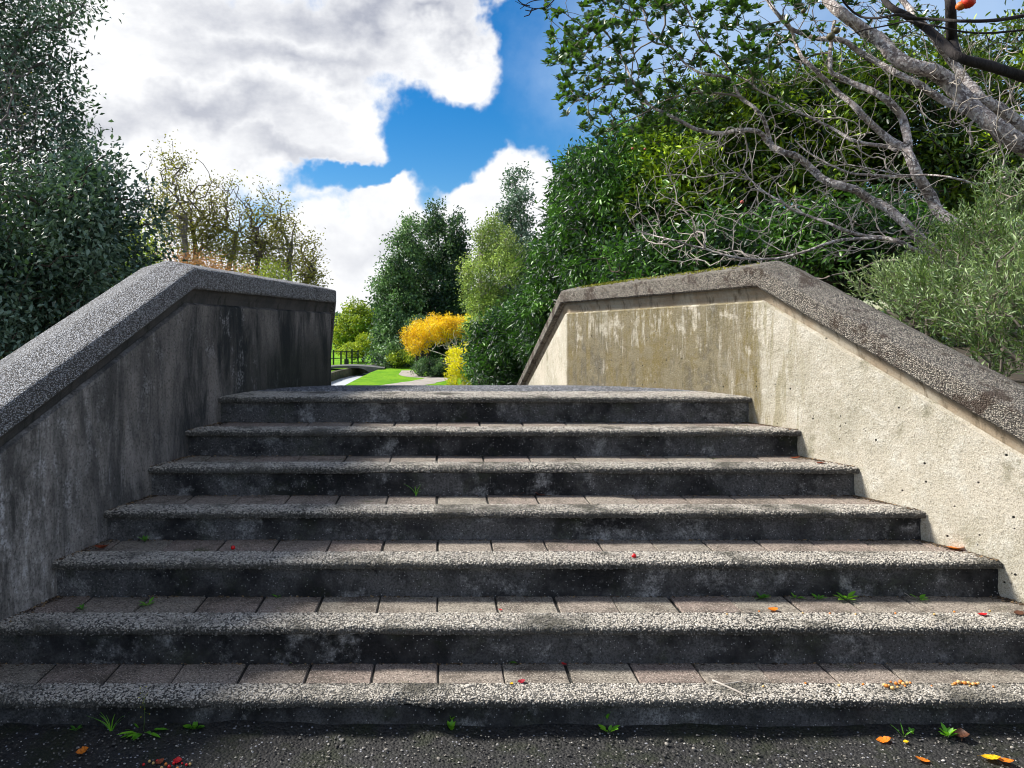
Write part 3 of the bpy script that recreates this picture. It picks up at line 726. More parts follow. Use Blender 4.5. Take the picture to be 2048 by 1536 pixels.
LM = {
 'left':  leaf_mat('dark_blue_green_leaf', [(0, (.016, .038, .026)), (1, (.26, .37, .27)), (.5, (.060, .115, .075))], .38, .22, (.10, .22, .04), .6),
 'left2': leaf_mat('bright_back_leaf', [(0, (.02, .06, .012)), (1, (.28, .34, .03)), (.6, (.07, .17, .02))], .5, .4, (.3, .5, .03)),
 'autumn': leaf_mat('thin_autumn_leaf', [(0, (.06, .05, .015)), (1, (.24, .22, .05)), (.5, (.12, .12, .03))], .6, .35, (.4, .4, .05)),
 'rust':  leaf_mat('rust_leaf', [(0, (.14, .06, .02)), (1, (.42, .22, .08)), (.5, (.27, .12, .04))], .6, .35, (.5, .25, .06)),
 'conif': leaf_mat('dark_evergreen_leaf', [(0, (.010, .032, .022)), (1, (.22, .36, .13)), (.5, (.045, .10, .058))], .5, .2, (.12, .25, .04)),
 'pale':  leaf_mat('pale_grey_green_leaf', [(0, (.04, .08, .03)), (1, (.50, .66, .14)), (.5, (.17, .29, .06))], .5, .3, (.35, .42, .08)),
 'lime':  leaf_mat('yellow_green_leaf', [(0, (.05, .14, .015)), (1, (.46, .56, .03)), (.5, (.19, .31, .02))], .5, .35, (.45, .5, .03)),
 'acer':  leaf_mat('golden_acer_leaf', [(0, (.42, .20, .004)), (1, (.98, .84, .03)), (.5, (.88, .60, .01))], .5, .4, (.95, .66, .02)),
 'yell':  leaf_mat('sulphur_leaf', [(0, (.30, .32, .01)), (1, (.95, .90, .03)), (.5, (.80, .74, .015))], .5, .5, (.95, .85, .02)),
 'camel': leaf_mat('glossy_camellia_leaf', [(0, (.004, .016, .006)), (1, (.13, .29, .035)), (.5, (.014, .048, .012))], .42, .18, (.10, .30, .02), .45),
 'rhodo': leaf_mat('sunny_tuft_leaf', [(0, (.007, .022, .005)), (1, (.36, .50, .015)), (.5, (.036, .090, .010))], .42, .16, (.25, .42, .02), .4),
 'olive': leaf_mat('silvery_shrub_leaf', [(0, (.018, .045, .012)), (1, (.34, .44, .20)), (.5, (.070, .145, .035))], .45, .25, (.25, .40, .06), .5),
 'roset': leaf_mat('leathery_rosette_leaf', [(0, (.012, .040, .010)), (1, (.10, .20, .02)), (.6, (.030, .080, .015))], .33, .22, (.16, .36, .02), .7),
 'weed':  leaf_mat('weed_leaf', [(0, (.05, .19, .015)), (1, (.30, .62, .03)), (.5, (.13, .40, .02))], .5, .3, (.2, .5, .02)),
}
# --- left: tall tree and the denser trees in front of it
tree('leafy_tree', 'tall dark green tree filling the upper left corner', 'tree', (-6.9, 10.6, -1.2), 8.2,
     [E(40, 40, 10.5, 140, 240, 1.3), E(-60, 250, 10.6, 170, 200, 1.5), E(110, 330, 10.3, 120, 120, 1.2), E(50, 180, 10.5, 110, 160, 1.2), E(-150, 0, 11, 200, 240, 1.5)], 620, 40, .25, .082, .040,
     LM['left'], M['bark_grey'], 11, shell=.1, tr=.0055, trunk_top=.9, tint=(.5, .28), amp=.26, sag=.02)
tree('leafy_tree', 'dense dark green tree behind the left coping, below the tallest crown', 'tree', (-5.7, 9.0, -1.0), 3.8,
     [E(60, 480, 9.0, 190, 130, 1.3), E(185, 400, 9.1, 95, 90, 1.0), E(-60, 620, 8.8, 200, 170, 1.3), E(205, 520, 9.2, 95, 100, 1.0), E(80, 640, 8.9, 150, 110, 1.1)], 640, 56, .24, .085, .042,
     LM['left'], M['bark_brown'], 12, shell=.2, tr=.006, trunk_top=.7, tint=(.58, .28), amp=.3)
tree('bright_shrub', 'sunlit yellow green shrub glimpsed low through the dark left trees', 'shrub', (-9.0, 15.5, LZ), 1.6,
     [E(60, 600, 15.5, 180, 110, 1.5), E(230, 560, 15.5, 80, 60, 1.2), E(-60, 680, 15.5, 150, 100, 1.2)], 170, 80, .40, .11, .06, LM['left2'], M['bark_brown'], 13, tr=.008, tint=(.5, .35))
tree('bright_shrub', 'green and golden shrub peeking over the left coping near its peak', 'shrub', (-8.2, 20, LZ), 2.9,
     [E(250, 520, 20, 70, 60, 1.2), E(225, 590, 19.5, 60, 40, 1.)], 90, 70, .36, .10, .06, LM['lime'], M['bark_brown'], 14, tr=.008, tint=(.45, .4))
tree('bare_shrub', 'leafless grey twiggy shrub against the tall dark tree', 'shrub', (-6.1, 8.4, -1.0), 5.2,
     [E(20, 220, 8.3, 70, 150, .4)], 120, 1, .1, .03, .015, LM['autumn'], M['bark_grey'], 15, tr=.0022, trunk_top=.6, shell=0, bare=.6, crown='leaves')

# --- autumn trees behind the left wall
aut = [(345, 300, 30, 75, 95, 'tall thin autumn tree with forked grey limbs nearest the dark left trees', .35, .45), (402, 325, 31, 62, 100, 'brown sparse autumn tree with twin stems above the wall peak', .30, .25),
       (452, 352, 32, 50, 90, 'slender half bare tree between two brown autumn trees', .55, .5), (506, 368, 31, 52, 85, 'dark twiggy autumn tree with upright branch tips', .40, .3),
       (556, 375, 32, 56, 85, 'green flecked autumn tree leaning a little right', .25, .75), (610, 470, 33, 42, 55, 'low airy bush tree at the right end of the autumn row', .2, .5)]
for i, (px, ty, Y, rx, ry, lab, bare, tn) in enumerate(aut):
    b = P(px + [8, -4, 6, -2, 10, -6][i], 640, Y); cy = ty + ry
    tree('autumn_tree', lab, 'tree', (b.x, Y, LZ), P(px, ty, Y).z, [E(px, cy, Y, rx * .78, ry, 1.1), E(px + 8, cy + 60, Y, rx * .7, 60, 1.1)], 170, 22, .36, .115, .075, LM['autumn'], M['bark_brown' if i % 2 else 'bark_grey'], 30 + i,
         group='autumn trees beyond the left wall', shell=0, tr=.0095, power=.5, trunk_top=.72, bare=bare * .9, tint=(tn, .25), sag=-.08, lean=([.3, -.2, .2, .3, .5, .2][i], 0), amp=.25)
tree('rusty_bush', 'rusty brown bush just above the peak of the left wall', 'shrub', (P(400, 0, 26).x, 26, LZ), P(0, 478, 26).z, [E(385, 540, 26, 70, 26, 1.2), E(455, 550, 26, 50, 22, 1.1), E(330, 512, 26, 30, 20, 1.)], 100, 50, .3, .07, .04, LM['rust'], M['bark_brown'], 40, tr=.006, tint=(.5, .3))
tree('lime_bush', 'yellow green bush between autumn stems above the left parapet', 'shrub', (P(545, 0, 28).x, 28, LZ), P(0, 505, 28).z, [E(545, 552, 28, 34, 30, 1.), E(505, 565, 28, 25, 20, .9)], 60, 46, .3, .08, .045, LM['lime'], M['bark_brown'], 41, tr=.006, tint=(.5, .3))

# --- far background through the gap
def woodland():
    n = 60000; r = np.random.default_rng(50); X = r.uniform(-130, 130, n); base = LZ
    top = 1.2 + 1.6 * sines(X, X * 0, .03, 51, 4) * 2
    Z = base + (top - base) * r.uniform(0, 1, n) ** .8; Y = 125 + r.normal(0, 3, n) + np.abs(X) * -.25
    Pt = np.stack([X, Y, Z], 1)
    return tag(leaves('woodland', Pt, unit(r.normal(0, 1, (n, 3))), unit(r.normal(0, 1, (n, 3)) + [0, -.3, .6]), np.full(n, 1.3), np.full(n, .8), LM['conif'], None, np.clip(.45 + .4 * sines(X, Z, .06, 52) + r.normal(0, .12, n), 0, 1)),
               'far belt of woodland closing the view', kind='stuff')
woodland()
tree('broad_tree', 'yellow green rounded tree at the far end of the river', 'tree', (P(718, 0, 66).x, 66, LZ), P(0, 603, 66).z,
     [E(716, 650, 66, 36, 46, 1.8), E(690, 672, 66, 26, 34, 1.5), E(740, 672, 66, 24, 36, 1.5), E(716, 622, 66, 18, 22, 1.2)], 190, 60, .42, .22, .14, LM['lime'], M['bark_brown'], 53, tr=.014, tint=(.30, .32))
tree('umbrella_tree', 'small flat-crowned tree with dark stems on the far bank', 'tree', (P(727, 0, 53).x, 53, LZ), P(0, 668, 53).z,
     [E(735, 688, 53, 26, 15, 1.2), E(705, 702, 53, 26, 11, 1.2)], 110, 44, .26, .15, .10, LM['lime'], M['bark_brown'], 54, tr=.010, tint=(.6, .3), trunk_top=.5)
# dark evergreen group in the middle
tree('evergreen_tree', 'dark evergreen with the lowest, leftmost peak of the central group', 'tree', (P(800, 0, 50).x, 50, LZ), P(0, 432, 50).z,
     [E(822, 468, 50, 20, 36, 1.), E(808, 520, 50, 34, 50, 1.2), E(794, 590, 50, 44, 55, 1.4), E(785, 660, 50, 46, 50, 1.4), E(786, 708, 48, 40, 30, 1.2)], 330, 66, .42, .20, .12, LM['conif'], M['bark_brown'], 60, 'central dark evergreen trees', tr=.012, tint=(.72, .3), trunk_top=.85, amp=.3)
tree('evergreen_tree', 'dark evergreen with the highest peak, in the middle of the view', 'tree', (P(868, 0, 52).x, 52, LZ), P(0, 408, 52).z,
     [E(870, 440, 52, 22, 34, 1.), E(868, 500, 52, 40, 55, 1.4), E(866, 580, 52, 54, 70, 1.6), E(860, 670, 52, 60, 60, 1.7)], 360, 66, .42, .20, .12, LM['conif'], M['bark_brown'], 61, 'central dark evergreen trees', tr=.012, tint=(.40, .25), trunk_top=.88, amp=.3)
tree('evergreen_tree', 'dark evergreen with a blunt peak, behind the pale green trees', 'tree', (P(920, 0, 51).x, 51, LZ), P(0, 426, 51).z,
     [E(915, 465, 51, 26, 40, 1.), E(912, 540, 51, 30, 70, 1.3), E(905, 640, 51, 40, 80, 1.4)], 260, 66, .42, .20, .12, LM['conif'], M['bark_brown'], 62, 'central dark evergreen trees', tr=.012, tint=(.30, .25), trunk_top=.88, amp=.22)
tree('leafy_bush', 'bright green bush at the lawn edge under the dark evergreens', 'shrub', (P(790, 0, 47).x, 47, LZ), P(0, 690, 47).z,
     [E(795, 716, 47, 18, 12, .9), E(822, 712, 46.5, 12, 10, .8)], 60, 50, .22, .12, .08, LM['lime'], M['bark_brown'], 63, tr=.008, tint=(.3, .3))
# dark trunks behind the golden acer
for i, px in enumerate((836, 846, 858)):
    o = tree('dark_trunk_tree', ['left slim dark trunk with a small crown under golden leaves', 'middle dark trunk behind the golden acer', 'right thick dark trunk behind the golden acer'][i], 'tree', (P(px, 0, 44 + i * .5).x, 44 + i * .5, LZ), P(0, 640, 45).z,
         [E(px, 655, 45 + i * .5, 22, 18, .8)], 50, 30, .25, .16, .10, LM['conif'], M['bark_dark'], 64 + i, 'dark trunks behind the golden acer', tr=.016, trunk_top=.9, tint=(.3, .2))
# golden acer with bleached branches
tree('golden_acer', 'golden orange spreading acer with bleached branches beside the path', 'tree', (P(925, 0, 41).x, 41, LZ), P(0, 632, 41).z,
     [E(868, 660, 41, 56, 24, 1.3), E(838, 680, 41, 34, 22, 1.1), E(905, 655, 41, 40, 20, 1.2), E(826, 690, 40.6, 22, 18, .8), E(880, 648, 41, 34, 18, 1.)], 330, 60, .20, .085, .05, LM['acer'], M['bark_white'], 70, tr=.0062, trunk_top=.25, sag=-.15, lean=(-.5, 0), tint=(.55, .3), shell=.25, amp=.15)
tree('bare_shrub', 'bleached leafless shrub in front of the golden acer', 'shrub', (P(925, 0, 38.5).x, 38.5, LZ), P(0, 668, 38.5).z,
     [E(895, 700, 38.5, 38, 28, .6), E(920, 680, 38.5, 22, 20, .5)], 60, 2, .1, .05, .03, LM['acer'], M['bark_white'], 71, tr=.008, trunk_top=.15, shell=.5, bare=.8, crown='leaves', sag=-.1)
tree('rounded_bush', 'low rounded dark green bush with pinkish left side by the path', 'shrub', (P(866, 0, 40).x, 40, LZ), P(0, 716, 40).z,
     [E(852, 736, 40, 27, 17, .8), E(880, 737, 40, 28, 15, .8), E(900, 738, 40, 20, 14, .8)], 150, 60, .16, .09, .06, LM['conif'], M['bark_brown'], 72, tr=.006, tint=(.62, .3), trunk_top=.3)
tree('yellow_bush', 'sulphur yellow upright bush at the edge of the dark shrubbery', 'shrub', (P(928, 0, 31).x, 31, LZ), P(0, 688, 31).z,
     [E(928, 722, 29, 32, 32, .7), E(922, 756, 29, 28, 30, .7), E(946, 700, 29, 24, 18, .6)], 260, 42, .14, .075, .038, LM['yell'], M['bark_white'], 73, tr=.0055, tint=(.5, .4), trunk_top=.6)
tree('golden_acer', 'thin yellow crown behind the dark shrubs, right of the golden acer', 'tree', (P(950, 0, 43).x, 43, LZ), P(0, 632, 43).z,
     [E(950, 645, 43, 26, 14, .9)], 70, 40, .20, .10, .06, LM['yell'], M['bark_white'], 74, tr=.006, tint=(.5, .3))
# pale trees right of centre
tree('conical_tree', 'grey green conical tree standing against a white cloud', 'tree', (P(1036, 0, 34).x, 34, LZ), P(0, 333, 34).z,
     [E(1036, 372, 34, 22, 38, .8), E(1032, 440, 34, 36, 60, 1.1), E(1026, 540, 34, 52, 90, 1.4), E(1020, 650, 34, 60, 90, 1.5)], 380, 60, .32, .15, .08, LM['left'], M['bark_grey'], 80, tr=.008, tint=(.62, .25), trunk_top=.92, amp=.3, shell=.1)
tree('pale_tree', 'pale green tree with whitish stems left of the conical tree', 'tree', (P(965, 0, 32).x, 32, LZ), P(0, 440, 32).z,
     [E(985, 480, 32, 34, 44, .9), E(960, 560, 32, 34, 60, 1.), E(975, 640, 32, 46, 70, 1.2), E(1020, 520, 31, 30, 60, .9)], 330, 56, .30, .12, .06, LM['pale'], M['bark_white'], 81, tr=.008, tint=(.55, .3), trunk_top=.9, amp=.25)

# --- the big evergreen shrubbery on the right
def shrub(lab, base, top, ells, nt, per, lm, seed, L=.125, Wd=.036, tint=(.5, .3), droop=.55, rad=.21, group='evergreen shrubs behind the right wall', **k):
    return tree('evergreen_shrub', lab, 'shrub', base, top, ells, int(nt * 1.75), int(per * .58), rad, L, Wd, LM[lm], M['bark_brown'], seed, group, shell=.45, tr=.006, shape='oval', droop=droop, tint=tint, trunk_top=.6, amp=.30, **k)
shrub('dark glossy evergreen shrub bordering the yellow bush', (1.6, 17.5, LZ), 1.4, [E(1035, 665, 17, 50, 60, 1.), E(1010, 730, 16.5, 62, 60, 1.1), E(968, 700, 17, 28, 50, .7)], 300, 70, 'camel', 90, tint=(.30, .3))
shrub('tall dark evergreen with drooping leaves beside the conical tree', (3.6, 16.0, LZ), 5.0, [E(1145, 420, 15.5, 40, 65, .9), E(1140, 520, 15.2, 66, 75, 1.2), E(1125, 640, 15, 88, 100, 1.3), E(1170, 350, 15.5, 42, 55, .9)], 460, 70, 'camel', 91, tint=(.36, .3))
shrub('dark evergreen rising behind the level part of the right wall', (4.6, 13.6, LZ), 5.0, [E(1190, 400, 13.5, 80, 100, 1.2), E(1230, 500, 13, 110, 110, 1.4), E(1290, 330, 13.4, 90, 90, 1.2)], 470, 70, 'camel', 92, tint=(.42, .35))
shrub('sunlit tufted evergreen under the leafy twigs', (6.2, 13.0, LZ), 6.0, [E(1400, 300, 13, 120, 110, 1.3), E(1360, 420, 12.6, 120, 110, 1.4), E(1480, 240, 13, 100, 80, 1.2)], 520, 66, 'rhodo', 93, L=.115, Wd=.04, droop=-.2, tint=(.5, .35))
shrub('broad evergreen behind the pale leaning trunks', (8.2, 12.8, LZ), 6.6, [E(1600, 270, 12.8, 130, 120, 1.4), E(1560, 420, 12.4, 140, 110, 1.4), E(1720, 220, 12.8, 110, 110, 1.3)], 560, 66, 'rhodo', 94, L=.115, Wd=.04, droop=-.1, tint=(.33, .35))
shrub('evergreen filling the right edge behind the silvery shrub', (10.6, 12.5, LZ), 7.0, [E(1860, 220, 12.5, 130, 140, 1.4), E(1830, 400, 12.2, 150, 130, 1.4), E(2010, 250, 12.6, 120, 200, 1.4), E(2000, 430, 12.2, 140, 140, 1.4)], 560, 60, 'rhodo', 95, L=.115, Wd=.04, droop=-.1, tint=(.32, .35))
shrub('low dark evergreen close behind the peak of the right wall', (5.4, 10.4, -1.3), 2.2, [E(1560, 500, 10.4, 190, 80, 1.0), E(1360, 540, 10.6, 140, 70, 1.), E(1760, 500, 10.2, 120, 90, 1.)], 470, 60, 'camel', 96, L=.105, tint=(.38, .35), droop=.3)

# --- silvery narrow-leaved shrub outside the right wall
def silvery(lab, base, ells, seed, nt, per):
    root = empty('silvery_shrub', base, lab, 'shrub', 'silvery shrubs outside the right wall')
    r = np.random.default_rng(seed); T0 = ell_sample(ells, nt, .25, seed, .14)
    b = np.array(base); trunk = [b, b + [.05, .02, .35], b + [.12, 0, .7]]
    seg, dirs, A = skeleton(trunk, T0, .0016, .48, seed, sag=-.12, step=.12)
    V, Fc = tubes(seg, 5); mesh('stems', V, Fc, M['bark_twig'], root, smooth=True)
    # each shoot: an upright wand with leaves along it
    n = nt * per; f = np.tile(np.linspace(0, 1, per), nt); up = unit(np.repeat(unit(dirs + [[-.25, -.1, .9]]) + r.normal(0, .2, (nt, 3)), per, 0))
    Lw = np.repeat(r.uniform(.16, .30, nt), per); P0 = np.repeat(T0, per, 0) + up * (f * Lw)[:, None] - [0, 0, .08]
    D = unit(up * .9 + r.normal(0, .55, (n, 3))); N = unit(r.normal(0, .5, (n, 3)) + [0, 0, .6])
    t = np.clip(np.repeat(.28 + .35 * sines(T0[:, 0], T0[:, 2], 1.1, seed) * 1.6 + .25 * (T0[:, 2] > 1.2), per) + r.normal(0, .16, n) + .2 * f, 0, 1)
    leaves('foliage', P0, D, N, .050 * r.uniform(.5, 1.2, n), .0082 * r.uniform(.8, 1.3, n), LM['olive'], root, t, shape='diamond', bend=.12)
    sg = np.concatenate([T0 - [0, 0, .08], T0 - [0, 0, .08] + up[::per] * Lw[::per, None], np.full((nt, 1), .0016), np.full((nt, 1), .0008)], 1)
    V, Fc = tubes(sg, 3); mesh('wands', V, Fc, M['bark_twig'], root)
silvery('silvery green narrow-leaved shrub overhanging the right coping', (3.55, 4.9, -.15), [E(1980, 560, 4.9, 110, 130, .45), E(1900, 620, 4.8, 90, 60, .35), E(2050, 440, 5.0, 70, 110, .4)], 100, 950, 18)
silvery('lower part of silvery shrub nearest the right picture edge', (3.15, 4.0, -.1), [E(2060, 650, 4.1, 130, 110, .3), E(2090, 560, 4.2, 90, 120, .3)], 101, 500, 16)
silvery('shorter silvery shrub peeping over the right wall near the pale branches', (3.3, 5.6, -.2), [E(1830, 580, 5.5, 60, 50, .3), E(1770, 560, 5.6, 30, 26, .25)], 102, 240, 15)

# --- the pale sprawling tree reaching in from the right
def pxpath(pts, Y0, Y1, radpx0, radpx1, sc=1.):
    n = len(pts); out = []; rad = []
    for i, q in enumerate(pts):
        f = i / (n - 1); Y = Y0 + (Y1 - Y0) * f + .12 * math.sin(i * 1.7)
        out.append(P(q[0], q[1], Y)); rad.append(.60 * (radpx0 + (radpx1 - radpx0) * f ** .9) * Y / F)
    return out, rad
limbs = [
 (7.0, 7.6, 34, 15, [(2230, 470), (2140, 380), (2048, 293), (1988, 251), (1933, 208), (1891, 153), (1842, 137), (1793, 114), (1754, 78), (1721, 55), (1682, 26), (1656, 0), (1630, -40)], 1),
 (7.2, 7.9, 22, 8, [(2120, 330), (2048, 257), (1988, 212), (1955, 192), (1933, 160), (1897, 114), (1874, 85), (1842, 42), (1809, 7), (1780, -40)], 1),
 (7.15, 7.6, 13, 5, [(1930, 226), (1878, 195), (1842, 173), (1793, 147), (1754, 124), (1715, 101), (1682, 81), (1640, 77), (1607, 68), (1578, 55), (1559, 33), (1539, 6), (1520, -30)], 1),
 (6.6, 6.9, 24, 14, [(2090, 600), (2000, 520), (1960, 488), (1920, 458), (1881, 425), (1858, 391), (1835, 352), (1819, 313), (1810, 290)], 1),
 (6.9, 7.6, 13, 4, [(1812, 298), (1770, 273), (1734, 241), (1708, 212), (1682, 189), (1656, 166), (1630, 140), (1607, 117), (1594, 94), (1588, 72), (1570, 30)], 1),
 (6.9, 7.4, 14, 5, [(1815, 295), (1803, 234), (1783, 208), (1754, 186), (1712, 169), (1682, 156), (1663, 143), (1660, 114), (1663, 88), (1670, 40)], 1),
 (6.7, 7.3, 18, 10, [(1930, 560), (1885, 515), (1842, 482), (1813, 449), (1777, 420), (1741, 397), (1702, 378), (1656, 361), (1630, 342), (1601, 319), (1565, 303), (1545, 293)], 1),
 (7.3, 7.9, 9, 2, [(1548, 296), (1534, 283), (1518, 264), (1482, 261), (1440, 267), (1391, 257), (1358, 241), (1326, 225), (1303, 212), (1283, 189), (1264, 160), (1251, 130), (1241, 107), (1221, 78), (1202, 52), (1182, 29)], 1),
 (7.3, 7.9, 8, 2, [(1548, 296), (1540, 280), (1527, 241), (1508, 215), (1482, 195), (1456, 156), (1423, 150), (1400, 147), (1374, 130), (1352, 104), (1326, 81), (1300, 62), (1285, 20)], 1),
 (7.35, 7.7, 4, 2, [(1508, 215), (1482, 195), (1433, 186), (1391, 186), (1348, 195), (1319, 208), (1280, 230), (1235, 250), (1205, 262)], 1),
 (6.95, 7.8, 7, 2, [(1790, 300), (1773, 293), (1734, 287), (1702, 280), (1676, 264), (1646, 247), (1614, 231), (1585, 218), (1549, 195), (1516, 179), (1500, 165), (1460, 140), (1430, 105), (1400, 80), (1385, 40)], 1),
 (6.4, 6.9, 9, 2, [(1900, 545), (1855, 513), (1822, 495), (1789, 480), (1764, 475), (1731, 471), (1687, 460), (1651, 444), (1610, 429), (1581, 418), (1563, 404), (1530, 385), (1500, 360), (1470, 345)], 1),
 (6.45, 6.9, 6, 1.5, [(1764, 475), (1702, 479), (1665, 484), (1621, 499), (1570, 515), (1519, 519), (1475, 515), (1439, 506), (1410, 497), (1380, 491), (1355, 482), (1322, 475), (1300, 469), (1270, 455), (1250, 420)], 1),
 (6.5, 6.8, 3, 1.2, [(1410, 497), (1390, 470), (1385, 440), (1370, 420), (1350, 400)], 1),
 (6.0, 6.3, 4, 2, [(1800, 520), (1753, 524), (1713, 542), (1665, 550), (1643, 557), (1600, 550)], 1),
 (6.9, 7.2, 5, 2, [(1835, 352), (1770, 352), (1700, 345), (1660, 330), (1610, 300), (1590, 280)], 1),
 (6.3, 6.6, 5, 2, [(2010, 355), (1990, 360), (1955, 368), (1900, 355), (1850, 350), (1800, 350), (1760, 340), (1700, 330)], 1),
]
dark = [
 (5.0, 5.4, 20, 9, [(2150, 175), (2048, 153), (1972, 130), (1917, 114), (1874, 75), (1842, 49), (1809, 29), (1777, 10), (1750, -30)]),
 (5.1, 5.2, 17, 15, [(1910, 110), (1904, 81), (1902, 40), (1900, 0), (1890, -40)]),
 (4.8, 5.1, 7, 3, [(2100, 20), (2048, 31), (1988, 41), (1923, 42), (1874, 39), (1826, 36), (1793, 29), (1760, 36), (1721, 33), (1695, 13), (1680, -10)]),
 (4.9, 5.1, 4, 2, [(2100, 50), (2048, 60), (1950, 66), (1870, 52), (1820, 42), (1780, 50), (1728, 60), (1700, 70)]),
]
pale = empty('sprawling_tree', (7.0, 7.0, -.6), 'pale-barked sprawling tree leaning in from the right with many bare twigs', 'tree')
nodes = []; ndir = []
for i, (Ya, Yb, ra, rb, pts, _) in enumerate(limbs):
    pp, rr = pxpath(pts, Ya, Yb, ra, rb); q, rq = resample(pp, rr, .06)
    q = q + .006 * np.stack([sines(q[:, 0], q[:, 2], 1.6, 200 + i), sines(q[:, 2], q[:, 0], 1.6, 230 + i), sines(q[:, 0], q[:, 2], 1.7, 260 + i)], 1) * (rq[:, None] / .03 + .6)
    V, Fc = tube_path(q, rq, 12 if ra > 10 else 7, .16, 300 + i)
    mesh('limb', V, Fc, M['bark_pale'] if ra > 4 else M['bark_twig'], pale, smooth=True)
    nodes.append(q); ndir.append(np.gradient(q, axis=0))
bq = P(2230, 470, 7.0); V, Fc = tube_path(*resample([(7.9, 7.2, -1.4), (7.3, 7.1, -.3), (6.9, 7.05, .9), tuple(bq)], [.30, .26, .2, .16], .1), 14, .12, 7)
mesh('trunk', V, Fc, M['bark_pale'], pale, smooth=True)
V, Fc = tube_path(*resample([(7.5, 7.1, -.2), (6.6, 6.9, .3), tuple(P(2090, 600, 6.6))], [.16, .13, .10], .1), 12, .12, 8)
mesh('limb', V, Fc, M['bark_pale'], pale, smooth=True)
V, Fc = tube_path(*resample([(6.6, 6.8, .3), (5.6, 6.7, .9), tuple(P(1930, 560, 6.7))], [.12, .10, .08], .1), 12, .12, 9)
mesh('limb', V, Fc, M['bark_pale'], pale, smooth=True)
N0 = np.concatenate([n[len(n) // 5:] for n in nodes]); G0 = unit(np.concatenate([n[len(n) // 5:] for n in ndir]))
def poly_pts(poly, n, seed):
    r = np.random.default_rng(seed); p = np.array(poly, float); lo, hi = p.min(0), p.max(0); out = []
    while len(out) < n:
        q = r.uniform(lo, hi); c = False; j = len(p) - 1
        for i in range(len(p)):
            if (p[i, 1] > q[1]) != (p[j, 1] > q[1]) and q[0] < (p[j, 0] - p[i, 0]) * (q[1] - p[i, 1]) / (p[j, 1] - p[i, 1]) + p[i, 0]: c = not c
            j = i
        if c: out.append(q)
    return np.array(out)
def attract(poly, n, Ya, Yb, seed):
    q = poly_pts(poly, n, seed); r = np.random.default_rng(seed + 1)
    return np.array([P(a, b, y) for (a, b), y in zip(q, r.uniform(Ya, Yb, n))])
def grow_on(N0, T, r_tip, power, seed, sag=-.12, step=.09, maxr=.012, G0=None):
    r = np.random.default_rng(seed); m = len(N0); G = np.zeros((m + len(T) * 14, 3)); G[:m] = G0 if G0 is not None else 0; A = np.zeros((m + len(T) * 14, 3)); A[:m] = N0; par = [-1] * m; load = [0] * m
    order = np.argsort([np.min(np.linalg.norm(N0 - t, axis=1)) for t in T]); dirs = np.zeros((len(T), 3))
    for ti in order:
        t = T[ti]; dv = A[:m] - t; d = np.linalg.norm(dv, axis=1)
        cs = -(dv * G[:m]).sum(1) / np.maximum(d, 1e-6); pen = (1 + .45 * (dv[:, 0] < 0)) * (1 + .9 * np.clip(.75 - cs, 0, 2))                       # twigs run away from the trunk, towards the left
        j = int(np.argmin(d * pen)); L = d[j]; a = A[j]; k = max(2, min(12, int(L / step))); b = r.normal(0, .05 * L, 3) + G[j] * L * .38; b[2] += sag * L * .5; prev = j
        for i in range(1, k + 1):
            f = i / k; A[m] = a + (t - a) * f + b * f * (1 - f) * 2.2 + r.normal(0, .0024, 3) * (f < 1); G[m] = unit(A[m] - A[prev]); par.append(prev); load.append(0); prev = m; m += 1
        dirs[ti] = t - A[par[prev]]
        while prev != -1: load[prev] += 1; prev = par[prev]
    rad = np.minimum(r_tip * np.maximum(np.array(load), 1) ** power, maxr)
    seg = [np.concatenate([A[par[i]], A[i], [min(rad[par[i]], rad[i] * 1.3), rad[i]]]) for i in range(len(N0), m)]
    return np.array(seg), unit(dirs)
crown_poly = [(1088, -30), (1095, 60), (1108, 160), (1120, 225), (1165, 245), (1195, 285), (1300, 262), (1420, 225), (1500, 175), (1560, 110), (1620, 40), (1640, -30)]
T1 = attract(crown_poly, 470, 7.0, 8.6, 400)
T1b = attract([(1560, 20), (1500, 160), (1560, 260), (1700, 150), (1850, 60), (1850, -20), (1600, -20)], 70, 7.2, 8.2, 402)
T2 = attract([(1240, 420), (1300, 330), (1420, 260), (1560, 200), (1700, 200), (1850, 330), (1900, 430), (1850, 500), (1700, 520), (1500, 540), (1350, 530), (1260, 470)], 980, 6.4, 7.6, 404)
T3 = attract([(1560, -10), (1900, 0), (2060, 120), (2060, 330), (1900, 300), (1700, 180), (1500, 180)], 260, 6.4, 8.2, 406)
T4 = attract([(1900, 60), (2060, 40), (2060, 420), (1960, 400), (1900, 250)], 150, 6.2, 7.4, 407)
TL = np.concatenate([T1, T1b]); seg, dl = grow_on(N0, TL, .0026, .42, 410, G0=G0)
V, Fc = tubes(seg, 5); tag(mesh('leafy_twigs', V, Fc, M['bark_twig'], pale, smooth=True), kind='stuff')
TB = np.concatenate([T2, T3, T4]); seg, db = grow_on(N0, TB, .0019, .42, 411, step=.12, G0=G0)
V, Fc = tubes(seg, 5); tag(mesh('bare_twigs', V, Fc, M['bark_thin'], pale, smooth=True), kind='stuff')
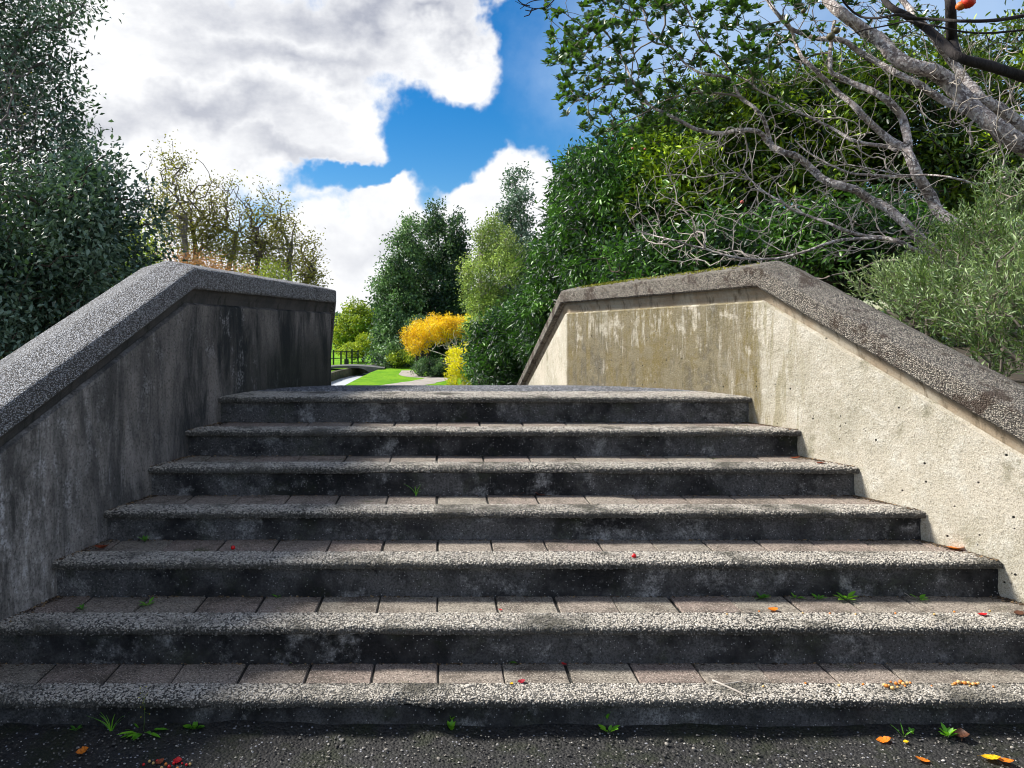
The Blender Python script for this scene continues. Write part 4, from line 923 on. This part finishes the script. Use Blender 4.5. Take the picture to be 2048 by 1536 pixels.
def rosettes(T, dirs, seed, size=.068):
    r = np.random.default_rng(seed); n = len(T); k = 11
    # a cluster has one to three whorls
    ax = unit(dirs * .5 + [0, -.1, 1.] + r.normal(0, .35, (n, 3))); C = np.repeat(T, k, 0); A = np.repeat(ax, k, 0)
    sz = np.repeat(size * r.uniform(.55, 1.35, n), k)
    rd = r.normal(0, 1, (n * k, 3)); rd -= A * (rd * A).sum(1, keepdims=True); rd = unit(rd)
    up = r.uniform(.15, 1.3, (n * k, 1)); D = unit(rd + A * up); N = unit(A - D * .5 + r.normal(0, .2, (n * k, 3)))
    P0 = C + A * (r.uniform(-.35, .25, (n * k, 1)) * sz[:, None])
    t = np.clip(np.repeat(r.beta(1.6, 2.4, n), k) + r.normal(0, .12, n * k), 0, 1)
    return leaves('leaf_rosettes', P0, D, N, sz * r.uniform(.8, 1.25, n * k), sz * .48, LM['roset'], pale, t, shape='oval', bend=.1)
extra = TL[rng.integers(0, len(TL), 330)] + rng.normal(0, .06, (330, 3))
tag(rosettes(np.concatenate([TL, extra]), np.concatenate([dl, np.tile([0, 0, 1.], (330, 1))]), 420), kind='stuff')
# round fruits
def fruit_mesh(rad, mat, name, knob=True):
    V = []; nu, nv = 14, 10
    for j in range(nv + 1):
        for i in range(nu):
            th = math.pi * j / nv; ph = 2 * math.pi * i / nu
            rr = rad * (1 + (.07 * math.sin(ph * 5 + j * 1.7) * math.sin(th * 4) if knob else 0))
            V.append((rr * math.sin(th) * math.cos(ph), rr * math.sin(th) * math.sin(ph), rr * .95 * math.cos(th)))
    Fc = [(j * nu + i, j * nu + (i + 1) % nu, (j + 1) * nu + (i + 1) % nu, (j + 1) * nu + i) for j in range(nv) for i in range(nu)]
    me = bpy.data.meshes.new(name); me.from_pydata(V, [], Fc); me.materials.append(mat); me.polygons.foreach_set('use_smooth', np.ones(len(Fc), bool)); return me
def plain(name, c, rough=.5, spec=.5):
    m, T = new_mat(name); p = T.n('ShaderNodeNewGeometry').outputs['Position']
    return finish(m, T, T.mix(T.mr(T.noise(p, 120, 4), .35, .65), c, tuple(x * .6 for x in c)), rough, T.noise(p, 250, 3), .3, .002, spec=spec)
M['fruit_red'] = plain('ripe_red_fruit', (.80, .035, .005)); M['fruit_orange'] = plain('orange_fruit', (.75, .16, .01)); M['fruit_green'] = plain('unripe_fruit', (.10, .085, .025))
M['fruit_pink'] = plain('dusky_pink_bloom', (.50, .10, .07))
for (px, py, Y, rp, mk, lab) in [(1936, 4, 4.9, 13, 'fruit_red', 'ripe red fruit'), (1921, 12, 4.92, 9, 'fruit_orange', 'orange fruit beside the red one'), (1661, 73, 6.9, 8, 'fruit_green', 'unripe brown green fruit'), (1673, 61, 6.9, 7, 'fruit_green', 'unripe brown green fruit'), (1607, 22, 6.9, 5, 'fruit_green', 'unripe brown green fruit')]:
    me = fruit_mesh(rp * Y / F, M[mk], 'fruit'); o = link('fruit', me, None, pale); o.location = tuple(P(px, py, Y) - pale.location); o['label'] = lab
# near dark tree at the top right
dk = empty('dark_tree', (5.2, 5.2, -.5), 'nearly black thick branch crossing the upper right corner', 'tree')
DN = []
for i, (Ya, Yb, ra, rb, pts) in enumerate(dark):
    pp, rr = pxpath(pts, Ya, Yb, ra, rb); q, rq = resample(pp, rr, .05)
    V, Fc = tube_path(q, rq, 12, .12, 330 + i); mesh('limb', V, Fc, M['bark_dark'], dk, smooth=True); DN.append(q)
V, Fc = tube_path(*resample([(5.9, 5.3, -.6), (5.6, 5.2, .8), (5.0, 5.1, 2.2), tuple(P(2150, 175, 5.0))], [.2, .17, .12, .07], .1), 12, .1, 10); mesh('trunk', V, Fc, M['bark_dark'], dk, smooth=True)
TD = attract([(1700, -10), (1850, 10), (2060, 60), (2060, 130), (1900, 100), (1720, 80)], 60, 4.7, 5.4, 430)
seg, dd = grow_on(np.concatenate(DN), TD, .0014, .42, 431); V, Fc = tubes(seg, 5); tag(mesh('twigs', V, Fc, M['bark_dark'], dk), kind='stuff')
# a sprig entering at the top, above the cumulus
sp = empty('hanging_sprig', tuple(P(1110, -60, 6.2)), 'thin dark leafless sprig hanging into the sky at the top edge', 'branch')
sprN = []
for pts in ([(1130, -30), (1100, 8), (1075, 17), (1050, 12), (1030, 2)], [(1075, 17), (1060, 22), (1050, 20)], [(1060, 12), (1045, 8), (1028, -8)], [(1065, 16), (1058, 30), (1048, 33)], [(1120, -10), (1090, -2), (1062, 3), (1040, 18)]):
    q, rq = resample([P(a, b, 6.2) for a, b in pts], [.006, .005, .004, .003, .002][:len(pts)], .03); V, Fc = tube_path(q, rq, 6, .1, 3); mesh('twig', V, Fc, M['bark_dark'], sp)

# pink spent blooms in the shrubbery
for i, (px, py, lab) in enumerate([(1484, 404, 'pinkish red bloom among twigs above the right wall peak'), (1285, 517, 'small red bloom in dark leaves above the level parapet'), (1265, 297, 'coral bloom low in the leafy twigs, left of two'), (1290, 298, 'coral bloom low in the leafy twigs, right of two')]):
    o = link('spent_bloom', fruit_mesh([.016, .022, .02, .019][i], M['fruit_pink'], 'spent_bloom'), None); o.location = tuple(P(px, py, [6.5, 11.3, 11.0, 11.0][i])); tag(o, lab, 'flower')

# ------------------------------------------------------------------ footbridge and fences by the river
fbr = empty('footbridge', (P(715, 0, 45.5).x, 45.5, LZ), 'thin arched footbridge crossing the pale river', 'footbridge')
def arch():
    n = 40; x0, x1 = P(622, 0, 45.2).x, P(770, 0, 46.2).x; V = []
    for i in range(n):
        f = i / (n - 1); x = x0 + (x1 - x0) * f; yc = 45.2 + 1. * f; top = LZ + .06 + .20 * math.sin(math.pi * (f * .94 + .03)); s = max(0, 1 - abs((f - .42) / .40) ** 4)
        bot = min(top - .13, LZ - .45 + .60 * math.sqrt(s)) if s > 0 else LZ - .5
        for yy in (yc - .8, yc + .8):
            V += [(x, yy, top), (x, yy, bot)]
    Fc = []
    for i in range(n - 1):
        a, b = i * 4, i * 4 + 4
        Fc += [(a, b, b + 2, a + 2), (a + 1, a + 3, b + 3, b + 1), (a, a + 1, b + 1, b), (a + 2, b + 2, b + 3, a + 3)]
    Fc += [(0, 2, 3, 1), tuple((n - 1) * 4 + k for k in (0, 1, 3, 2))]
    mesh('arch_span', V, Fc, M['bridge'], fbr)
arch()
M['iron'] = plain('dark_iron', (.03, .032, .03)); M['wood'] = plain('weathered_rail', (.16, .14, .11))
fen = empty('post_and_rail_fence', (P(690, 0, 50).x, 50, LZ), 'dark post and rail fence on the far lawn beside the river', 'fence')
for i, px in enumerate((650, 667, 682, 693, 704, 716)):
    c = P(px, 0, 50 + i * .3); v, f = box_bm(c.x - .05, c.x + .05, c.y - .05, c.y + .05, LZ, LZ + .95 + .06 * math.sin(i * 2)); mesh('post', v, f, M['iron'], fen)
    if px in (693,): v, f = box_bm(c.x - .14, c.x + .14, c.y - .1, c.y + .1, LZ, LZ + .35); mesh('post_foot', v, f, M['iron'], fen)
for z in (.42, .86):
    a, b = P(650, 0, 50), P(716, 0, 51.5); V, Fc = tubes([[a.x, a.y - .06, LZ + z, b.x, b.y - .06, LZ + z, .03, .03]], 6); mesh('rail', V, Fc, M['iron'], fen)
kerb = [bank_l[i] for i in range(len(bank_l))]
V, Fc = [], []
for i, (x, y) in enumerate(kerb):
    V += [(x - .22, y, LZ - .5), (x - .22, y, LZ + .10), (x + .06, y, LZ + .10), (x + .06, y, LZ - .5)]
for i in range(len(kerb) - 1):
    a, b = i * 4, i * 4 + 4; Fc += [(a + k, b + k, b + (k + 1) % 4, a + (k + 1) % 4) for k in range(4)]
tag(mesh('river_wall', V, Fc, M['bank']), 'low mossy retaining wall along the far river bank', 'wall')

# ------------------------------------------------------------------ litter, weeds, twigs
def on(n, px, py):
    """where the picture point lies on tread n (0 = pavement)"""
    Y = F * D[n] / (py - VY); return Vector(((px - VX) * Y / F, Y, CH - D[n]))
def lmat(name, c, tr=.2):
    m, T = new_mat(name); p = T.n('ShaderNodeNewGeometry').outputs['Position']; nz = T.noise(p, 130, 5, .7)
    return finish(m, T, T.mix(T.mr(nz, .45, .62), c, tuple(x * .45 for x in c)), .5, nz, .4, .002, trans=(tr, (*c, 1)))
LC = {'orange': lmat('orange_leaf', (.72, .20, .015)), 'red': lmat('red_petal', (.62, .015, .02)), 'brown': lmat('brown_leaf', (.11, .045, .025)), 'rust': lmat('rust_red_leaf', (.30, .06, .02)), 'yellow': lmat('yellow_leaf', (.85, .50, .015)), 'crimson': lmat('crimson_bit', (.33, .015, .03))}
def fallen(n, px, py, size, c, ang, lab, name='fallen_leaf', cat='leaf', curl=.35, lift=.004, group='fallen leaves on the steps'):
    r = np.random.default_rng(int(px * 7 + py)); k = 9; V = []; s = size
    for i in range(k):
        f = i / (k - 1); w = .40 * s * math.sin(math.pi * min(1, f * .95 + .03)) ** .8 * (1 + .12 * r.normal()); x = (f - .5) * s; z = curl * s * (f - .45) ** 2 * 1.5
        V += [(x, -w, z + curl * w * .8 + .0005 * r.normal()), (x, 0, z), (x, w, z + curl * w * .5)]
    V += [(-.5 * s - .22 * s, .02 * s, .06 * s)]
    Fc = []
    for i in range(k - 1):
        a = i * 3; Fc += [(a, a + 3, a + 4, a + 1), (a + 1, a + 4, a + 5, a + 2)]
    Fc += [(27, 1, 0)]
    me = bpy.data.meshes.new(name); me.from_pydata(V, [], Fc); me.polygons.foreach_set('use_smooth', np.ones(len(Fc), bool))
    o = link(name, me, LC[c]); o.location = on(n, px, py) + Vector((0, 0, lift + .002)); o.rotation_euler = (r.normal() * .15, r.normal() * .15, R(ang)); tag(o, lab, cat, group); return o
fallen(0, 165, 1508, .040, 'orange', 20, 'orange leaf on the asphalt at bottom left', lift=.008)
fallen(0, 355, 1528, .032, 'red', 100, 'reddish curled leaf in the berry litter at the bottom edge', lift=.008)
fallen(0, 320, 1531, .030, 'rust', 50, 'rusty leaf in the berry litter at the bottom edge', lift=.010)
fallen(0, 1768, 1489, .046, 'orange', 160, 'orange leaf on the asphalt beside the forked weed', lift=.012)
fallen(0, 1812, 1492, .020, 'yellow', 80, 'tiny yellow leaf at the foot of the forked weed', lift=.012)
fallen(0, 1922, 1484, .055, 'brown', 60, 'dark brown leaf leaning by the green weed', lift=.018, curl=.6)
fallen(0, 1845, 1527, .042, 'orange', 150, 'orange leaf nearest the bottom edge, left of the yellow leaf', lift=.008)
fallen(0, 1982, 1523, .055, 'yellow', -25, 'yellow leaf in the bottom right corner', lift=.008)
fallen(0, 2012, 1530, .045, 'orange', -20, 'orange leaf touching the yellow one in the bottom right corner', lift=.010)
fallen(2, 1546, 1222, .042, 'orange', 5, 'orange leaf on the second step', lift=.003)
fallen(2, 1965, 1232, .036, 'red', 0, 'bright red petal on the second step near the right edge', lift=.003)
fallen(2, 2037, 1230, .042, 'brown', 10, 'brown leaf beside the red petal at the right edge', lift=.004)
fallen(2, 1000, 1222, .018, 'red', 10, 'tiny red petal in a brick joint of the second step', lift=.003)
fallen(1, 1128, 1331, .024, 'red', 130, 'small red petal against the joint of the lowest step', lift=.003)
fallen(1, 1043, 1366, .030, 'crimson', 15, 'crimson scrap where bricks meet pebbles on the lowest step', lift=.003)
fallen(1, 1023, 1370, .018, 'yellow', 70, 'tiny yellow scrap by the crimson one on the lowest step', lift=.003)
fallen(3, 203, 1099, .062, 'rust', 5, 'rust red leaf on the third step near the left wall', lift=.004, curl=.6)
fallen(3, 1912, 1100, .075, 'orange', -22, 'long orange red leaf against the right wall on the third step', lift=.004)
fallen(4, 1845, 1017, .040, 'rust', -20, 'small rust leaf in the corner of the fourth step by the right wall', lift=.004)
fallen(2, 15, 1228, .08, 'rust', 30, 'brown leaf wedged by the left wall on the second step', lift=.006)
for k, (n, px, py, sz, c) in enumerate([(5, 1590, 918, .05, 'rust'), (5, 1640, 928, .05, 'rust'), (4, 1780, 1000, .06, 'brown'), (4, 1080, 991, .05, 'rust'), (4, 1045, 990, .04, 'rust')]):
    fallen(n, px, py, sz, c, [-20, -25, -20, 5, 170][k], ['dry brown scrap by the right wall on the fifth step, upper one', 'dry brown scrap by the right wall on the fifth step, lower one', 'dark leaf lying along the right wall on the fourth step', 'reddish dry scrap at the foot of the chipped riser, right one', 'reddish dry scrap at the foot of the chipped riser, left one'][k], lift=.003)
M['berry'] = plain('red_berry_skin', (.70, .01, .012), .25); M['berry_pale'] = plain('pale_berry_skin', (.72, .45, .16), .5); M['berry_or'] = plain('orange_berry_skin', (.72, .22, .02), .5)
def berry(n, px, py, rad, mk, lab, grp=None, lift=0):
    o = link('berry', fruit_mesh(rad, M[mk], 'berry', False), None); o.location = on(n, px, py) + Vector((0, 0, rad * .9 + lift)); tag(o, lab, 'berry', grp)
berry(3, 1268, 1116, .0105, 'berry', 'round red berry on the third step nosing, right of centre'); berry(3, 466, 1099, .010, 'berry', 'red berry on the third step, left of centre')
r9 = np.random.default_rng(9)
ORD = 'first second third fourth fifth sixth seventh eighth ninth tenth eleventh twelfth thirteenth fourteenth fifteenth sixteenth seventeenth eighteenth'.split()
def row(n, x0, x1, y, cnt, lab, grp, js=3., lift=0.002, rads=(.004, .0075)):
    for k in range(cnt):
        mk = ['berry_pale', 'berry_or', 'berry'][int(r9.integers(0, 3))] if n == 0 else ['berry_pale', 'berry_or'][k % 2]
        x = x0 + (x1 - x0) * (k + .5 + r9.uniform(-.3, .3)) / cnt
        berry(n, x, y + r9.normal() * js, r9.uniform(*rads), mk, '%s %s, %s from its left end' % ({'berry_pale': 'pale', 'berry_or': 'orange', 'berry': 'red'}[mk], lab, ORD[k]), grp, lift)
    return
row(1, 1765, 1822, 1373, 12, 'berry in the left berry row on the lowest step', 'left berry row on the lowest step')
row(1, 1904, 1958, 1371, 11, 'berry in the right berry row on the lowest step', 'right berry row on the lowest step')
row(0, 285, 385, 1533, 12, 'berry in the litter at the bottom left edge', 'berries on the asphalt', 4.5, .006, (.003, .006))
row(1, 1490, 2030, 1374, 8, 'seed on the lowest nosing, right half', 'seeds along the lowest nosing', 2., .002, (.003, .005))
row(2, 1440, 2010, 1228, 9, 'seed on the second nosing, right half', 'seeds along the second nosing', 3., .002, (.003, .005))
def stick(lab, pts, n, rad=.003):
    q, rq = resample([on(n, a, b) + Vector((0, 0, z)) for a, b, z in pts], [rad, rad * .9, rad * .7][:len(pts)], .01); V, Fc = tube_path(q, rq, 6, .15, 4)
    tag(mesh('dry_twig', V, Fc, M['bark_white'], None, smooth=True), lab, 'twig')
stick('long pale dry twig lying across the lowest nosing', [(1425, 1366, .010), (1455, 1377, .006), (1493, 1394, .005)], 1, .0045)
stick('short pale twig beside the long one on the lowest step', [(1440, 1371, .004), (1465, 1368, .004), (1484, 1365, .005)], 1, .0025)
stick('tiny twig by the right wall foot on the second step', [(1790, 1190, .01), (1808, 1192, .014), (1822, 1197, .004)], 2, .0018)
# weeds
def weed(lab, n, px, py, rad, k, lw=.35, up=.5, shape='oval', stalk=0, name='weed', tint=.5, seed=0, lift=0.):
    rad *= 1.05; c = on(n, px, py) + Vector((0, 0, lift)); r = np.random.default_rng(int(px + py * 3) + seed); root = empty(name, tuple(c), lab, 'weed', 'weeds in the joints of the steps')
    c = np.array(c); ph = r.uniform(0, 6.28, k) if k > 6 else np.arange(k) / k * 6.28 + r.normal(0, .3, k)
    L = rad * r.uniform(.65, 1.15, k); e = r.uniform(up * .5, up * 1.5, k)
    D_ = unit(np.stack([np.cos(ph), np.sin(ph) * .8, e], 1))
    base = c + D_ * (L * .30)[:, None]
    leaves('leaf', base, D_, unit(np.stack([-np.cos(ph) * .5, -np.sin(ph) * .5, np.ones(k)], 1)), L, L * lw, LM['weed'], root, np.clip(tint + r.normal(0, .15, k), 0, 1), shape=shape, bend=.15)
    sg = np.concatenate([np.tile(c, (k, 1)), base + D_ * .002, np.full((k, 1), .0011), np.full((k, 1), .0008)], 1); V, Fc = tubes(sg, 4); mesh('stem', V, Fc, M['stem'], root)
    if stalk:
        q, rq = resample([c, c + [.004, 0, stalk * .5], c + [-.002, -.004, stalk]], [.0013, .001, .0006], .01); V, Fc = tube_path(q, rq, 5); mesh('stalk', V, Fc, M['stem'], root)
        kk = 26; f = r.uniform(.45, 1, kk); pb = c + np.stack([np.interp(f, [0, .5, 1], [0, .004, -.002]) + 0 * f, 0 * f, f * stalk], 1); d2 = unit(r.normal(0, 1, (kk, 3)) + [0, 0, .6])
        sg = np.concatenate([pb, pb + d2 * .016, np.full((kk, 1), .0004), np.full((kk, 1), .0004)], 1); V, Fc = tubes(sg, 3); mesh('stalklets', V, Fc, M['stem'], root)
        leaves('flower_buds', pb + d2 * .015, d2, d2[:, [1, 2, 0]], np.full(kk, .006), np.full(kk, .004), LM['yell'], root, r.uniform(0, .8, kk))
def tuft(lab, n, px, py, h, k, seed=0):
    c = np.array(on(n, px, py)); r = np.random.default_rng(int(px) + seed); root = empty('grass_tuft', tuple(c), lab, 'grass', 'weeds in the joints of the steps'); V = []; Fc = []
    for i in range(k):
        a = r.uniform(0, 6.28); l = h * r.uniform(.5, 1.1); out = r.uniform(.2, .9) * l; w = .0016; m = 6
        for j in range(m):
            f = j / (m - 1); x = math.cos(a) * out * f ** 1.6; y = math.sin(a) * out * f ** 1.6 * .5; z = l * f * (1 - .3 * f)
            ww = w * (1 - f * .9); V += [c + [x - ww, y, z], c + [x + ww, y + .001, z]]
        b = i * m * 2; Fc += [(b + 2 * j, b + 2 * j + 1, b + 2 * j + 3, b + 2 * j + 2) for j in range(m - 1)]
    mesh('blades', V, Fc, LM['weed'], root, tint=np.repeat(r.uniform(.2, .9, k), 12))
M['stem'] = plain('green_stem', (.08, .14, .03))
weed('leafy weed with a tall seeding stalk at the foot of the steps, bottom left', 0, 287, 1472, .060, 16, .26, .35, stalk=.155, lift=.01)
weed('side shoot of a weed left of the tall seeding stalk', 0, 268, 1455, .035, 6, .28, .9, lift=.03)
tuft('grass tuft beside the tall weed, bottom left', 0, 222, 1470, .110, 16)
weed('round-leaved clover-like weed right of the tall weed', 0, 389, 1468, .030, 9, .75, .8, lift=.015)
weed('tiny dim sprout farthest left on the asphalt', 0, 152, 1470, .020, 5, .5, .9, lift=.015, tint=.1)
weed('bright upright feathery weed against the lowest riser, centre', 0, 903, 1468, .024, 22, .55, 2.2, lift=.010, tint=.8)
weed('bright upper tip of the feathery weed, centre', 0, 904, 1462, .018, 12, .55, 2.5, lift=.036, tint=.85)
weed('spoon-leaved weed at the lowest riser, right of centre', 0, 1217, 1474, .034, 6, .55, .8, lift=.012, tint=.5)
weed('upright leaf pair of the spoon-leaved weed', 0, 1214, 1462, .026, 4, .4, 2.5, lift=.035, tint=.35)
weed('green weed next to the dark brown leaf, bottom right', 0, 1896, 1482, .036, 14, .45, 1.2, lift=.012, tint=.6)
weed('thin forked weed with small leaves, bottom right', 0, 1808, 1482, .040, 5, .12, 1.2, lift=.012, tint=.4)
weed('small sprig beside the thin forked weed', 0, 1822, 1478, .016, 7, .6, 1., lift=.02, tint=.5)
for (px, py, rd, k, tn, lab) in [(295, 1208, .034, 8, .3, 'small dim weed on the second step near the left wall'), (165, 1216, .026, 7, .05, 'very dark sprout left of the dim weed on the second step'), (1520, 1194, .034, 16, .15, 'dark mossy weed, leftmost of the right group on the second step'), (1590, 1193, .030, 7, .6, 'weed second from the left of the right group on the second step'),
                           (1636, 1195, .028, 10, .4, 'weed in the middle of the right group on the second step'), (1691, 1197, .050, 9, .75, 'largest bright weed of the second step'), (1840, 1197, .032, 8, .55, 'weed farthest right on the second step')]:
    weed(lab, 2, px, py + 4, rd, k, .36, .55, tint=tn)
weed('small green weed in a joint of the lowest step, centre', 1, 1018, 1325, .028, 12, .3, .5, tint=.45)
weed('tiny weed on the lowest step left of centre', 1, 578, 1326, .022, 7, .4, .6, tint=.3)
weed('tiny dim weed at the third step foot, left', 3, 290, 1078 + 6, .03, 8, .3, .8, tint=.05)
weed('small moss sprout below the nosing, second step, left of centre', 2, 555, 1196, .022, 7, .4, .6, tint=.2)
tuft('bright grass blades on the fourth step, left of centre', 4, 832, 993, .085, 9)
